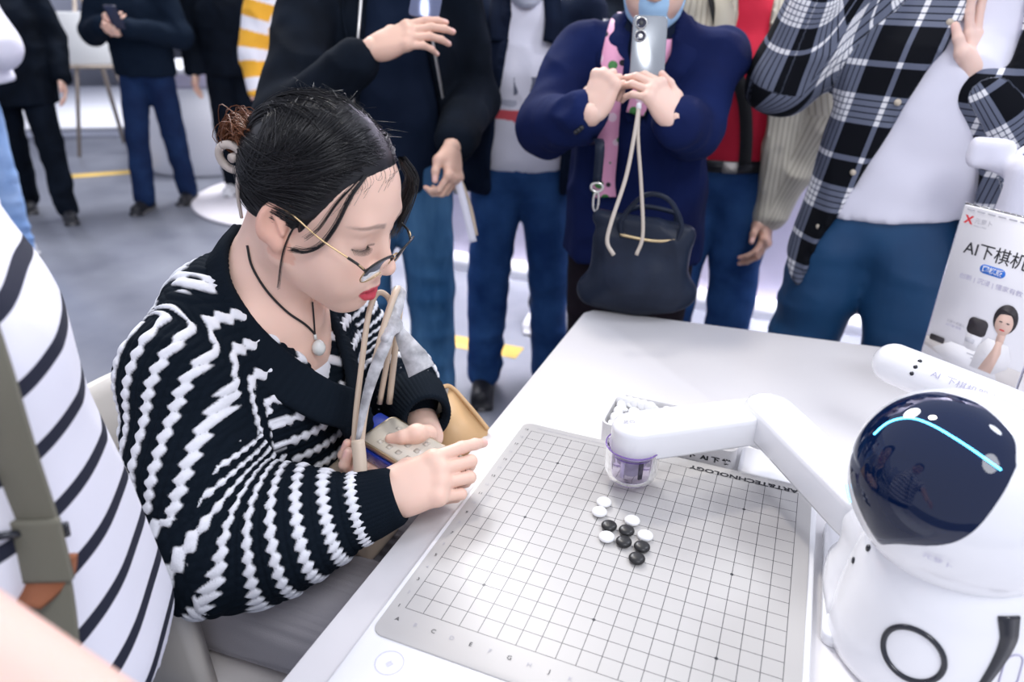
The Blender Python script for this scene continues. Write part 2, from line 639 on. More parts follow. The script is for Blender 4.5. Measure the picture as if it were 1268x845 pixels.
class Head:
    """local frame: X = the person's right, Y = forward, Z = up; origin midway between the ears at eye level"""
    def __init__(self, c, fwd, up, s=1.0):
        Y = norm(fwd)
        Z = np.asarray(up, float)
        Z = norm(Z - Y * (Z @ Y))
        self.R = np.stack([np.cross(Y, Z), Y, Z], 1)
        self.c = np.asarray(c, float)
        self.s = s
    def g(self, *p):
        return self.c + self.s * (self.R @ np.asarray(p, float))
    def G(self, P):
        return self.c + self.s * (np.asarray(P, float) @ self.R.T)
    def L(self, P):
        return ((P - self.c) @ self.R) / self.s
    def prims(self, ears=True, eyes=True):
        s, R, g = self.s, self.R, self.g
        out = []
        def E(c, r, k=.02, op='+', Rl=None, reg=0):
            RR = R if Rl is None else R @ Rl
            out.append(ell(g(*c), A(*r) * s, k * s, op, RR, reg))
        def Cn(a, b, ra, rb, k=.015, op='+', reg=0):
            out.append(cone(g(*a), g(*b), ra * s, rb * s, k * s, op, reg))
        E((0, -.006, .036), (.073, .088, .086))
        E((0, .036, -.025), (.063, .056, .080), .03)
        E((0, .030, .042), (.062, .062, .056), .03)
        for q in (-1, 1):
            Cn((q * .054, .002, -.050), (q * .020, .066, -.096), .022, .019, .03)
            E((q * .037, .058, -.036), (.029, .028, .030), .025)
            E((q * .030, .066, -.062), (.024, .024, .024), .025)
        E((0, .073, -.099), (.021, .019, .016), .02)
        E((0, .074, -.062), (.031, .022, .027), .02)
        Cn((-.036, .079, .021), (.036, .079, .021), .011, .011, .02)
        for q in (-1, 1):
            E((q * .032, .104, .001), (.021, .016, .0125), .014, '-')
        # nose
        Cn((0, .083, .012), (0, .1085, -.033), .0075, .0095, .014)
        E((0, .1095, -.0365), (.0108, .0105, .0095), .008)
        for q in (-1, 1):
            E((q * .0135, .0985, -.0405), (.0085, .0100, .0080), .007)
        for q in (-1, 1):
            E((q * .0068, .1045, -.0490), (.0042, .0060, .0035), .003, '-')
        if eyes:
            for q in (-1, 1):
                E((q * .0325, .0735, -.001), (.0165, .0150, .0125), .007)
                # lid crease and lower lash line
                pts = [(q * (.0325 + dx), .0735 + .0163 * math.sqrt(max(0, 1 - (dx / .0185) ** 2)) - .0006, -.0062 - .0018 * (1 - (dx / .018) ** 2)) for dx in (-.0155, -.008, 0, .008, .0155)]
                for a, b in zip(pts[:-1], pts[1:]):
                    Cn(a, b, .0012, .0012, .002, '-')
        # lips: parted a little
        up = [(-.0250, .0860, -.0735), (-.012, .0970, -.0695), (-.004, .1005, -.0670), (.004, .1005, -.0670), (.012, .0970, -.0695), (.0250, .0860, -.0735)]
        for i in range(5):
            r = (.0030, .0044, .0046, .0046, .0044, .0030)
            Cn(up[i], up[i + 1], r[i], r[i + 1], .004, reg=2)
        lo = [(-.0230, .0855, -.0768), (-.0115, .0950, -.0828), (0, .0985, -.0845), (.0115, .0950, -.0828), (.0230, .0855, -.0768)]
        for i in range(4):
            r = (.0030, .0060, .0068, .0060, .0030)
            Cn(lo[i], lo[i + 1], r[i], r[i + 1], .004, reg=2)
        ml = [(-.0225, .0895, -.0755), (-.010, .0990, -.0752), (.010, .0990, -.0752), (.0225, .0895, -.0755)]
        for i in range(3):
            Cn(ml[i], ml[i + 1], .0013, .0013, .002, '-')
        if ears:
            for q in (-1, 1):
                Re = rot_axis((1, 0, 0), math.radians(-14)) @ rot_axis((0, 0, 1), math.radians(q * 24))
                E((q * .0770, -.010, -.004), (.0085, .0190, .0330), .006, '+', Re)
                E((q * .0760, .000, -.029), (.0075, .0110, .0120), .008)
                E((q * .0870, -.007, .000), (.0075, .0115, .0215), .004, '-', Re)
                Cn((q * .0790, .006, -.012), (q * .0800, -.006, .006), .0036, .0030, .004)
        return out
    def colour(self, P, base, lip=None, brow=None):
        L = self.L(P)
        x, y, z = L.T
        col = np.tile(np.asarray(base, float), (len(P), 1))
        face = (y > .03) & (np.abs(x) < .075) & (z > -.13) & (z < .14)
        def mixin(w, c):
            nonlocal col
            w = np.clip(w, 0, 1)[:, None]
            col = col * (1 - w) + np.asarray(c) * w
        for q in (-1, 1):
            d = np.sqrt(((x - q * .040) / .026) ** 2 + ((z + .036) / .022) ** 2)
            mixin((1 - d) * 0.22 * face, (base[0] * .95, base[1] * .62, base[2] * .58))
        d = np.sqrt((x / .014) ** 2 + ((z + .04) / .016) ** 2)
        mixin((1 - d) * 0.25 * face, (base[0] * .9, base[1] * .6, base[2] * .55))
        ear = np.abs(x) > .071
        mixin(ear * .45 * (np.abs(z) < .05) * (np.abs(y) < .05), (base[0] * .92, base[1] * .62, base[2] * .52))
        if lip is not None:
            xx = np.clip(np.abs(x) / .0262, 0, 1)
            top = -.0645 - .0085 * xx ** 1.5 + .0018 * np.exp(-(x / .003) ** 2) * -1
            bot = -.0925 + .0165 * xx ** 2
            e = np.minimum(top - z, z - bot)
            mixin((e / .0016 + .5) * face * (np.abs(x) < .0262) * (y > .078), lip)
            mixin((1 - np.abs(z + .0754) / .0016) * .8 * face * (np.abs(x) < .021) * (y > .078), (.10, .015, .02))
        if brow is not None:
            for q in (-1, 1):
                u = (q * x - .010) / .048
                zc = .0215 + .0055 * np.sin(np.clip(u, 0, 1) * 2.4) - .004 * np.clip(u, 0, 1) ** 3
                wdt = .0042 * (1 - .55 * np.clip(u, 0, 1))
                w = np.clip((wdt - np.abs(z - zc)) / .0022 + .3, 0, 1) * np.clip(u / .12, 0, 1) * np.clip((1 - u) / .15, 0, 1)
                mixin(w * .62 * face, brow)
                # lid shading pigment and lash line
                dx = (q * x - .0325) / .0175
                zl = -.0062 - .0020 * (1 - dx ** 2)
                w = np.clip(1 - np.abs(z - zl) / .0015, 0, 1) * (np.abs(dx) < 1)
                mixin(w * .85 * face, (.03, .02, .02))
        return col

SKIN = (0.78, 0.50, 0.385)
M_SKIN = mat('skin', SKIN, .48, attr='col', sss=.12, bump=.03, bscale=900)

def skin_cols(V, base, tips=(), head=None, lip=None, brow=None):
    col = head.colour(V, base, lip, brow) if head is not None else np.tile(np.asarray(base, float), (len(V), 1))
    for p, o, al, r in tips:
        d = V - p
        a = d @ al
        n = d @ o
        w = np.cross(o, al)
        sdw = d @ w
        e = np.sqrt((a / (r * 1.15)) ** 2 + (sdw / (r * .80)) ** 2)
        m = np.clip((1 - e) * 6, 0, 1) * (n > r * .25)
        col = col * (1 - m[:, None]) + m[:, None] * np.array([.86, .53, .46])
        e2 = np.linalg.norm(d, axis=1) / (r * 3.0)
        m2 = np.clip(1 - e2, 0, 1) * .3 * (1 - m)
        col = col * (1 - m2[:, None]) + m2[:, None] * np.array([.80, .40, .32])
    return col
def Wp(u, v, d):
    """a point d metres deep along the line of sight through photograph pixel (u, v): used once to survey the place"""
    k = Vector(CAM_POS) + d * (_right * ((u - 634.0) / FOCAL_PX) + _down * ((v - 422.5) / FOCAL_PX) + _fwd)
    return np.array(k)
CR, CU, CB = np.array(_right), -np.array(_down), -np.array(_fwd)
def hv(a, b, c):
    """direction from right, up and towards-the-viewer amounts"""
    return norm(a * CR + b * CU + c * CB)
BOARD_WHITE = [(7 * .023, -6 * .023, 'white go stone in play nearest the gripper, topmost of the cluster'),
               (7 * .023, -7 * .023, 'white go stone in play just below the topmost white one'),
               (9 * .023, -7 * .023, 'white go stone in play right of centre, above a black stone'),
               (10 * .023, -8 * .023, 'rightmost white go stone in play on the grid'),
               (8 * .023, -9 * .023, 'white go stone in play left of the middle black stone, lowest white one')]
BOARD_BLACK = [(8 * .023 - .003, -8 * .023, 'black go stone in play farthest left, directly above a white stone'),
               (9 * .023 - .002, -8 * .023, 'black go stone in play just below the right-hand upper white stone'),
               (9 * .023, -9 * .023, 'black go stone in play right beside the lowest white stone'),
               (10 * .023 + .001, -9 * .023, 'black go stone in play below the rightmost white stone'),
               (10 * .023, -10 * .023 - .001, 'black go stone in play lowest of the cluster')]
# ------------------------------------------------------------------ the setting
M_FLOOR = mat('polished_concrete', (.160, .168, .205), .30, col2=(.240, .250, .290), vscale=2.3, bump=.04, bscale=60, spec=.3)
M_WALL = mat('lavender_panel', (.66, .62, .76), .55, var=.06, vscale=1.5)
M_WALL_FAR = mat('white_panel', (.74, .76, .86), .6, var=.05, vscale=1.0)
M_TRIM = mat('white_trim', (.82, .82, .86), .45)
M_YELLOW = mat('yellow_floor_tape', (.78, .52, .13), .55, var=.12, vscale=9)
struct('floor', box((-1.5, 3.0, -.05), (17, 14, .10)), M_FLOOR, smooth=False)
struct('wall_back', box((1.6, 2.62, 1.25), (6.6, .12, 2.5)), M_WALL, smooth=False)
struct('baseboard_back', box((1.6, 2.545, .05), (6.6, .05, .10)), M_TRIM, smooth=False)
struct('wall_far', box((-1.5, 9.6, 1.8), (17, .12, 3.6)), M_WALL_FAR, smooth=False)
struct('wall_left', box((-9.95, 3.0, 1.8), (.12, 14, 3.6)), M_WALL_FAR, smooth=False)

def floor_tape(c, w, l, rz, lab):
    o = build('floor_tape', prism(rrect(w, l, .004, 2), 0.0005, .003, M=rotz(rz), o=(c[0], c[1], 0)), M_YELLOW, None, loc=(c[0], c[1], 0), smooth=False)
    return tag(o, lab, 'floor marking')
floor_tape((-.93, 1.69), .52, .11, .03, 'yellow tape strip on the floor between the standing crowd and the wall')
floor_tape((-5.0, 3.38), .60, .14, .85, 'yellow tape strip on the grey floor left of the man in jeans')

# platform, easel, counter and round base far behind
pf = thing('platform', 'low white platform across the floor behind the easel', 'platform', (-7.75, 5.6, 0))
build('deck', box((-7.75, 5.6, .10), (2.3, 3.4, .04), rotz(.62)), M_TRIM, pf, smooth=False)
build('riser', box((-7.75, 5.6, .04), (2.26, 3.36, .08), rotz(.62)), M_WALL_FAR, pf, smooth=False)

M_WOOD = mat('easel_wood', (.42, .35, .29), .55, var=.2, vscale=20)
ez = thing('easel', 'wooden easel carrying a blank white board in the far background', 'easel', (-5.75, 4.0, 0), .62)
def EZ(r, f, u):
    return A(-5.75, 4.0, 0) + rotz(.62) @ A(r, f, u)
for r in (-.10, .30):
    build('leg', tube([EZ(r * 1.5, -.18, 0), EZ(.08, 0, 1.50)], .018, 8), M_WOOD, ez)
build('leg', tube([EZ(.08, .48, 0), EZ(.08, .03, 1.45)], .020, 8), M_WOOD, ez)
build('ledge', box(EZ(.05, -.10, .755), (.52, .06, .03), rotz(.62)), M_WOOD, ez, smooth=False)
bd = build('board', prism(rrect(.50, .42, .02, 3), -.012, .012, .004, M=rotz(.62) @ np.array([[1, 0, 0], [0, 0, -1.0], [0, 1, 0]]), o=EZ(.05, -.105, .985)), mat('blank_board', (.80, .80, .78), .5), None, loc=EZ(.05, -.105, .985))
tag(bd, 'blank white board resting on the wooden easel', 'board')

ct = thing('reception_counter', 'rounded white counter with a lavender recess in the left background', 'counter', (-4.50, 4.05, 0))
build('body', lathe([(0, 0), (.50, 0), (.515, .02), (.50, .42), (.46, .66), (.44, .68)], 48, (-4.50, 4.05, 0)), M_TRIM, ct)
build('recess', lathe([(.42, .66), (.42, .80)], 48, (-4.50, 4.05, 0)), M_WALL, ct)
build('counter_top', lathe([(0, .79), (.46, .79), (.48, .80), (.48, .83), (.46, .84), (0, .84)], 48, (-4.50, 4.05, 0)), M_TRIM, ct)
rb = build('round_base', lathe([(0, .001), (.86, .001), (.88, .006), (.88, .018), (.86, .024), (0, .024)], 64, (-3.02, 3.52, 0)), mat('white_disc', (.78, .74, .77), .5), None, loc=(-3.02, 3.52, 0))
tag(rb, 'flat white round base on the floor under the person in black', 'platform')
# ------------------------------------------------------------------ table, board, stones, tray
M_TABLE = mat('white_laminate', (.79, .77, .775), .28, var=.03, vscale=3, spec=.5)
M_DEVICE = mat('white_plastic', (.86, .86, .87), .32, spec=.5)
M_GREYPL = mat('grey_plastic', (.55, .55, .58), .4)
M_INK = mat('black_print', (.02, .02, .025), .6)
M_INK_GREY = mat('grey_print', (.45, .44, .48), .6)
M_INK_LILAC = mat('lilac_print', (.50, .48, .62), .6)
CELL = .023
tb = thing('table', 'long white table with rounded corners carrying the game board and robot', 'table', (.55, .02, 0))
poly = np.array([(-.082, -.75), (1.30, -.75), (1.30, .70), (1.26, .712), (-.040, .585), (-.066, .578), (-.080, .556)])
build('tabletop', prism(poly, .715, .75, .006), M_TABLE, tb, sharp=40)
for x, y in ((.02, -.66), (.02, .46), (1.2, -.66), (1.2, .58)):
    build('leg', tube([(x, y, 0), (x, y, .716)], .025, 16), M_DEVICE, tb, sharp=40)
build('modesty_panel', box((.62, .0, .43), (.03, 1.0, .56)), M_DEVICE, tb, smooth=False)

def board_material():
    m = bpy.data.materials.new('board_print')
    nt, N, L, b = nodes(m)
    b.inputs['Roughness'].default_value = .42
    tc = N.new('ShaderNodeTexCoord')
    sp = N.new('ShaderNodeSeparateXYZ')
    L.new(tc.outputs['Object'], sp.inputs[0])
    def M(op, a, b_=None, c=None):
        n = N.new('ShaderNodeMath'); n.operation = op
        for i, q in enumerate((a, b_, c)):
            if q is None: continue
            if isinstance(q, (int, float)): n.inputs[i].default_value = q
            else: L.new(q, n.inputs[i])
        return n.outputs[0]
    X, Y = sp.outputs['X'], M('MULTIPLY', sp.outputs['Y'], -1.0)
    def line(c):
        return M('LESS_THAN', M('ABSOLUTE', M('SUBTRACT', M('FRACT', M('ADD', M('DIVIDE', c, CELL), .5)), .5)), .0175)
    def inside(c, e=.0004):
        return M('MULTIPLY', M('GREATER_THAN', c, -e), M('LESS_THAN', c, 18 * CELL + e))
    ins = M('MULTIPLY', inside(X), inside(Y))
    ln = M('MULTIPLY', M('MAXIMUM', line(X), line(Y)), ins)
    # nine star points, six cells apart
    def rel(c):
        return M('SUBTRACT', M('FRACT', M('ADD', M('DIVIDE', M('SUBTRACT', c, 3 * CELL), 6 * CELL), .5)), .5)
    rx, ry = rel(X), rel(Y)
    dd = M('SQRT', M('ADD', M('MULTIPLY', rx, rx), M('MULTIPLY', ry, ry)))
    star = M('MULTIPLY', M('LESS_THAN', dd, .0155), ins)
    ink = M('MAXIMUM', ln, star)
    nz = N.new('ShaderNodeTexNoise'); nz.inputs['Scale'].default_value = 7
    L.new(tc.outputs['Object'], nz.inputs['Vector'])
    base = N.new('ShaderNodeMix'); base.data_type = 'RGBA'
    base.inputs[6].default_value = (.47, .455, .44, 1); base.inputs[7].default_value = (.51, .495, .475, 1)
    L.new(nz.outputs['Fac'], base.inputs[0])
    mx = N.new('ShaderNodeMix'); mx.data_type = 'RGBA'
    L.new(ink, mx.inputs[0]); L.new(base.outputs[2], mx.inputs[6])
    mx.inputs[7].default_value = (.03, .03, .035, 1)
    L.new(mx.outputs[2], b.inputs['Base Color'])
    return m

gb = thing('game_board', 'white electronic go board with a grey gridded mat', 'game board', (0, 0, .75))
cx_, cy_ = .207, -.278
outer = rrect(.468, .604, .026, 8) + A(cx_, cy_)
build('housing', prism(outer, .7502, .768, .004), M_DEVICE, gb, sharp=50)
mat_poly = rrect(.452, .482, .014, 6) + A(.207, -.219)
build('grid_mat', prism(mat_poly, .7675, .7700, .0006, o=(0, 0, 0)), board_material(), gb, smooth=False)
ZB = .7700
tm = text_mesh('ART&TECHNOLOGY', .0125, (.414, .0075, ZB), (-1, 0, 0), (0, -1, 0), 'lettering', M_INK, gb, bold=.0004, sx=1.35)
text_mesh('SENSE THE GAME OF GO', .0052, (.409, .0195, ZB), (-1, 0, 0), (0, -1, 0), 'lettering', M_INK_GREY, gb, sx=1.6)
text_mesh('THE HUMAN-MACHINE GAME OF ART & TECHNOLOGY FOR EVERY PLAYER', .0048, (.006, .0088, ZB), (1, 0, 0), (0, 1, 0), 'lettering', M_INK_GREY, gb, sx=1.05)
for i in range(19):
    text_mesh(str(19 - i), .0068, (-.0085, -i * CELL - .002, ZB), (1, 0, 0), (0, 1, 0), 'coordinate', M_INK if i % 2 == 0 else M_INK_GREY, gb, 'CENTER')
    text_mesh('ABCDEFGHJKLMNOPQRST'[i], .0078, (i * CELL, -18 * CELL - .021, ZB), (1, 0, 0), (0, 1, 0), 'coordinate', M_INK if i % 2 == 0 else M_INK_GREY, gb, 'CENTER')
ra = np.linspace(0, 2 * math.pi, 48, endpoint=False)
def ring(c, r0, r1, z=.7682):
    V = np.concatenate([np.column_stack([c[0] + r * np.cos(ra), c[1] + r * np.sin(ra), np.full(48, z)]) for r in (r0, r1)])
    j = np.arange(48)
    return V, np.stack([j, (j + 1) % 48, 48 + (j + 1) % 48, 48 + j], 1)
build('button_ring', [ring((.0215, -.487), .0150, .0157)], M_INK_LILAC, gb, smooth=False)
text_mesh('|||', .008, (.0215, -.490, .768), (.8, -.5, 0), (.5, .8, 0), 'button_mark', M_INK_LILAC, gb, 'CENTER')
for rr in (.018, .024, .030):
    build('speaker_ring', [ring((.105, -.5), rr, rr + .0004)], M_INK_LILAC, gb, smooth=False)

M_BLACK_STONE = mat('black_stone', (.018, .018, .019), .36)
M_WHITE_STONE = mat('white_stone', (.86, .86, .86), .26, coat=.2)
def stone_mesh():
    prof = [(0, .0)]
    for a in np.linspace(-88, 88, 13):
        a = math.radians(a)
        prof.append((.01065 * math.cos(a) ** .75, .0046 + .0046 * math.sin(a)))
    prof.append((0, .0092))
    return lathe(prof, 24)
ST_V, ST_F = stone_mesh()
wst = build('go_stone', (ST_V, ST_F), M_WHITE_STONE)
bst = build('go_stone', (ST_V, ST_F), M_BLACK_STONE)
used = set()
def stone(src, xy, z, lab, rot=None, group=None):
    if src in used:
        o = src.copy(); COL.objects.link(o)
    else:
        o = src; used.add(src)
    o.location = (xy[0], xy[1], z)
    o.rotation_euler = rot or (0, 0, 0)
    return tag(o, lab, 'go stone', group)
for x, y, lab in BOARD_WHITE:
    stone(wst, (x, y), ZB, lab, group='white stones in play')
for x, y, lab in BOARD_BLACK:
    stone(bst, (x, y), ZB, lab, group='black stones in play')

# stone tray behind the board
TX0, TX1, TY0, TY1 = .104, .320, .040, .150
ty = thing('stone_tray', 'shallow white tray heaped with white go stones behind the board', 'tray', ((TX0 + TX1) / 2, (TY0 + TY1) / 2, .75))
def tray_ring(poly_o, poly_i, z0, z1):
    n = len(poly_o)
    V = np.concatenate([np.column_stack([poly_o, np.full(n, z0)]), np.column_stack([poly_o, np.full(n, z1)]), np.column_stack([poly_i, np.full(n, z1)]), np.column_stack([poly_i, np.full(n, z0 + .0135)])])
    j = np.arange(n); k = (j + 1) % n
    return V, [np.stack([i * n + j, i * n + k, (i + 1) * n + k, (i + 1) * n + j], 1) for i in range(3)] + [np.array([list(range(3 * n, 4 * n))]), np.array([list(range(n))[::-1]])]
tc_ = A((TX0 + TX1) / 2, (TY0 + TY1) / 2)
po, pi_ = rrect(TX1 - TX0, TY1 - TY0, .016, 6) + tc_, rrect(TX1 - TX0 - .007, TY1 - TY0 - .007, .013, 6) + tc_
build('tray_body', tray_ring(po, pi_, .7502, .789), mat('tray_plastic', (.70, .69, .69), .4), ty, sharp=40)
text_mesh('元 萝 卜  AI 下 棋', .0105, (.214, TY0, .765), (1, 0, 0), (0, 0, 1), 'lettering', M_INK, ty, bold=.0005, sx=1.25)
text_mesh('sense robot  go stones', .0045, (.216, TY0, .7585), (1, 0, 0), (0, 0, 1), 'lettering', M_INK_GREY, ty, sx=1.2)
srng = random.Random(5)
lay = []
for layer in (1, 2):
    nx, ny = 9, 4
    for ix in range(nx):
        for iy in range(ny):
            x = TX0 + .0165 + (TX1 - TX0 - .033) * ((ix + (.5 if (layer + iy) % 2 else 0)) / (nx - .5))
            y = TY0 + .0165 + (TY1 - TY0 - .033) * (iy / (ny - 1))
            if layer == 2 and srng.random() < .12:
                continue
            tl = (0, 10, 24)[layer]
            j = .0015 * layer
            lay.append((x + srng.uniform(-j, j), y + srng.uniform(-j, j), .7545 + layer * .0100 + (srng.uniform(0, .004) if layer == 2 else 0), math.radians(srng.uniform(-tl, tl)), math.radians(srng.uniform(-tl, tl))))
for k, (x, y) in enumerate([(TX0 + .012 + .0125 * i, TY1 - .014 - .001 * i) for i in range(5)] + [(TX0 + .014, TY0 + .03 + .021 * i) for i in range(3)]):
    lay.append((x, y, .7835, math.radians(64 if k < 5 else 20), math.radians(38 if k < 5 else 58)))
for k, (x, y, z, a, b_) in enumerate(lay):
    if k >= len(lay) - 8:
        stone(wst, (x, y), z, 'white go stone tipped on its edge against the tray rim', (a, b_, 0), 'tipped white stones along the tray rim')
    else:
        stone(wst, (x, y), z, 'white go stone lying in the heap in the shallow tray', (a, b_, 0), 'white stones in the tray')

# ------------------------------------------------------------------ the robot
M_ROBOT = mat('robot_shell', (.84, .84, .86), .22, coat=.4, spec=.5)
M_VISOR = mat('dark_visor', (.003, .010, .040), .03, spec=.55)
M_DARK = mat('dark_plastic', (.012, .014, .022), .25, coat=.3)
M_CYAN_GLOW = mat('cyan_glow', (.05, .5, .9), .4, emit=(.12, .62, 1.0), estr=5.0)  # emissive cyan for the imitated visor reflection and the small side strip
rbt = thing('chess_robot', 'white tabletop robot with a dark glossy visor and an arm over the board', 'robot', (.55, -.225, .75))
RC = A(.564, -.222, 0)
prof = [(0, .7502), (.100, .7502), (.106, .756), (.108, .768), (.104, .80), (.099, .84), (.094, .875), (.083, .905), (.060, .925), (0, .93)]
V, F = lathe(prof, 96, RC)
build('body', [(V, F)], M_ROBOT, rbt)
V, Q = sdf_mesh([cone((.520, -.175, .80), (.522, -.178, .845), .070, .058, .02), cone((.490, -.150, .865), (.53, -.185, .865), .034, .05, .03), rbox((.520, -.175, .775), (.066, .066, .022), .02, .02)], .0035)
build('shoulder', (V, Q), M_ROBOT, rbt)
HCn = A(.541, -.222, .974)
_cd = norm(A(*CAM_POS) - HCn)
fdir = norm(A(-.56, -.49, .38))
zz = norm(A(0, 0, 1) - fdir * fdir[2]); xx = np.cross(fdir, zz)
RH = np.stack([xx, fdir, zz], 1)
V, Q = sdf_mesh([ell(HCn, A(.106, .100, .098), .02, R=RH), ell(HCn - RH @ A(0, .02, .012), A(.100, .095, .092), .02, R=RH)], .004)
build('head', (V, Q), M_ROBOT, rbt)
build('neck', lathe([(.062, .885), (.066, .90), (.060, .915)], 48, RC), M_GREYPL, rbt)
# visor: a curved hexagonal plate lying on the head
hexa = smooth_path([(-.80, .55), (-.62, .86), (0, 1.02), (.62, .86), (.80, .55), (.80, .20), (.78, -.20), (.66, -.48), (.36, -.80), (.12, -1.06), (0, -1.12), (-.12, -1.06), (-.36, -.80), (-.66, -.48), (-.78, -.20), (-.80, .20), (-.80, .55)], 128)[:-1]
rings_ = np.linspace(0, 1, 14)[1:]
VV = [HCn + RH @ A(0, .1035, 0)]
for q in rings_:
    for h in hexa:
        a, e = h[0] * q * 1.02, h[1] * q * .98
        d = A(math.sin(a) * math.cos(e), math.cos(a) * math.cos(e), math.sin(e))
        rr = 1 / np.sqrt(((d / A(.106, .100, .098)) ** 2).sum())
        VV.append(HCn + RH @ (d * (rr + .0045 * (1 - q ** 6))))
m_ = len(hexa)
j = np.arange(m_)
Fv = [np.stack([np.zeros(m_, int), 1 + j, 1 + (j + 1) % m_], 1)[:, ::-1]]
for i in range(len(rings_) - 1):
    Fv.append(np.stack([1 + i * m_ + j, 1 + (i + 1) * m_ + j, 1 + (i + 1) * m_ + (j + 1) % m_, 1 + i * m_ + (j + 1) % m_], 1)[:, ::-1])
vis = build('visor', (np.array(VV), Fv), M_VISOR, rbt)
def on_head(a, e, lift=.002):
    d = A(math.sin(a) * math.cos(e), math.cos(a) * math.cos(e), math.sin(e))
    return HCn + RH @ (d * (1 / np.sqrt(((d / A(.106, .100, .098)) ** 2).sum()) + .0045 + lift))
build('glow_strip', tube([on_head(a, e, .0004) for a, e in smooth_path([(.42, .08), (.38, .26), (.24, .40), (.0, .46), (-.35, .46), (-.70, .42)], 40)], .0009, 6), M_CYAN_GLOW, vis)  # reflection of hall lighting in the visor, imitated by a glowing tube
build('glow_strip', tube([on_head(a, e, -.0015) for a, e in smooth_path([(.98, -.62), (.96, -.72), (.90, -.80)], 12)], .0009, 6), M_CYAN_GLOW, rbt)
# ring button, slot and side key on the body
def on_body(a, z, lift=.001):
    r = np.interp(z, [p[1] for p in prof[1:]], [p[0] for p in prof[1:]]) + lift
    return RC + A(r * math.cos(a), r * math.sin(a), z)
ba = math.radians(-112)
bc = .826
def ringpath(r, n=60, lift=.0005):
    return [on_body(ba + r * math.cos(t) / .102, bc + r * math.sin(t), lift) for t in np.linspace(0, 2 * math.pi, n, endpoint=False)]
build('button_ring', tube(ringpath(.0285), .0030, 8, closed=True), M_DARK, rbt)
sl = smooth_path([(-70, .895), (-69, .868), (-73, .835), (-79, .800)], 30)
P_ = np.array([on_body(math.radians(a), z, .0006) for a, z in sl])
build('slot', ribbon(P_, norm(A(.94, .34, 0)), np.linspace(.020, .005, 30), .003), M_DARK, rbt)
def key(a0, z0, w, h, name, m):
    pts = []
    for x, z in rrect(w, h, min(w, h) * .49, 6):
        pts.append(on_body(math.radians(a0) + x / .102, z0 + z, .0006))
    build(name, tube(pts, .0008, 6, closed=True), m, rbt)
key(-62, .835, .020, .040, 'side_key', M_INK_LILAC)
for a, z in ((-168, .885), (-176, .855)):
    build('port', lathe([(0, .0012), (.0035, .001), (.0042, -.001)], 14, on_body(math.radians(a), z, .0005), A(math.cos(math.radians(a)), math.sin(math.radians(a)), .15)), M_DARK, rbt)
lo_ = on_head(-.62, -.66, -.0038)
tn = norm(lo_ - HCn); tx = norm(np.cross(A(0, 0, 1), tn)); tyv = np.cross(tn, tx)
text_mesh('元萝卜', .0075, lo_, tx, tyv, 'lettering', M_INK_LILAC, rbt, lift=.0025, sx=1.2)
lo2 = on_head(.75, -.72, -.0038)
# arm: two flat rounded links, joint, gripper
def stadium(p, q, w0, w1, n=14):
    p, q = A(*p), A(*q)
    d = norm(q - p); nrm = A(-d[1], d[0])
    a = np.linspace(-math.pi / 2, math.pi / 2, n)
    e1 = [q + w1 * (d * math.cos(t) + nrm * math.sin(t)) for t in a]
    e0 = [p - w0 * (d * math.cos(t) + nrm * math.sin(t)) for t in a]
    return np.array(e1 + e0)
TOOL, ELB, SHO = (.182, -.074), (.345, .048), (.480, -.142)
build('forearm_link', prism(stadium(TOOL, (.335, .040), .033, .031), .829, .874, .008), M_ROBOT, rbt)
build('upper_link', prism(stadium((.352, .047), SHO, .033, .034), .835, .884, .009), M_ROBOT, rbt)
build('elbow_joint', lathe([(0, .818), (.030, .818), (.033, .822), (.033, .836), (0, .836)], 40, (.352, .047, 0)), M_GREYPL if False else M_ROBOT, rbt)
build('wing_plate', prism(rrect(.07, .22, .012, 5) + A(.487, -.15), .7502, .766, .003), M_ROBOT, rbt, sharp=50)
build('wing_plate', prism(rrect(.12, .075, .012, 5) + A(.385, .072), .7502, .762, .003), M_ROBOT, rbt, sharp=50)
text_mesh('go', .014, (TOOL[0] - .008, TOOL[1] - .004, .874), (.95, .3, 0), (-.3, .95, 0), 'lettering', M_INK_GREY, rbt, 'CENTER', sx=1.3)
M_CUP = mat('violet_clear_plastic', (.86, .80, .96), .04, trans=1.0, ior=1.18, spec=.5)
M_CUPRIM = mat('violet_rim', (.35, .22, .60), .15, trans=.5, ior=1.3)
c3 = A(TOOL[0], TOOL[1], 0)
cup = build('gripper_cup', lathe([(.0385, .838), (.0390, .820), (.0390, .800), (.0360, .789), (.030, .786), (.030, .7875), (.0350, .791), (.0372, .801), (.0372, .838), (.0385, .838)], 56, c3), M_CUP, rbt)
build('cup_rim', tube([c3 + A(.0388 * math.cos(t), .0388 * math.sin(t), .838) for t in np.linspace(0, 2 * math.pi, 48, endpoint=False)], .0011, 6, closed=True), M_CUPRIM, cup)
build('cup_rim', tube([c3 + A(.0335 * math.cos(t), .0335 * math.sin(t), .7875) for t in np.linspace(0, 2 * math.pi, 48, endpoint=False)], .0010, 6, closed=True), M_CUPRIM, cup)
build('cup_rim', tube([c3 + A(.0325 * math.cos(t), .0325 * math.sin(t), .8275) for t in np.linspace(0, 2 * math.pi, 48, endpoint=False)], .0010, 6, closed=True), M_CUPRIM, cup)
build('suction_head', lathe([(0, .790), (.010, .790), (.012, .794), (.012, .806), (.020, .812), (.022, .830), (0, .830)], 32, c3), M_GREYPL, rbt)
for k in range(7):
    t = k / 7 * 2 * math.pi
    build('gripper_fin', box(c3 + A(.029 * math.cos(t), .029 * math.sin(t), .812), (.0035, .006, .030), rotz(t)), M_ROBOT if k % 2 else M_DARK, rbt, smooth=False)

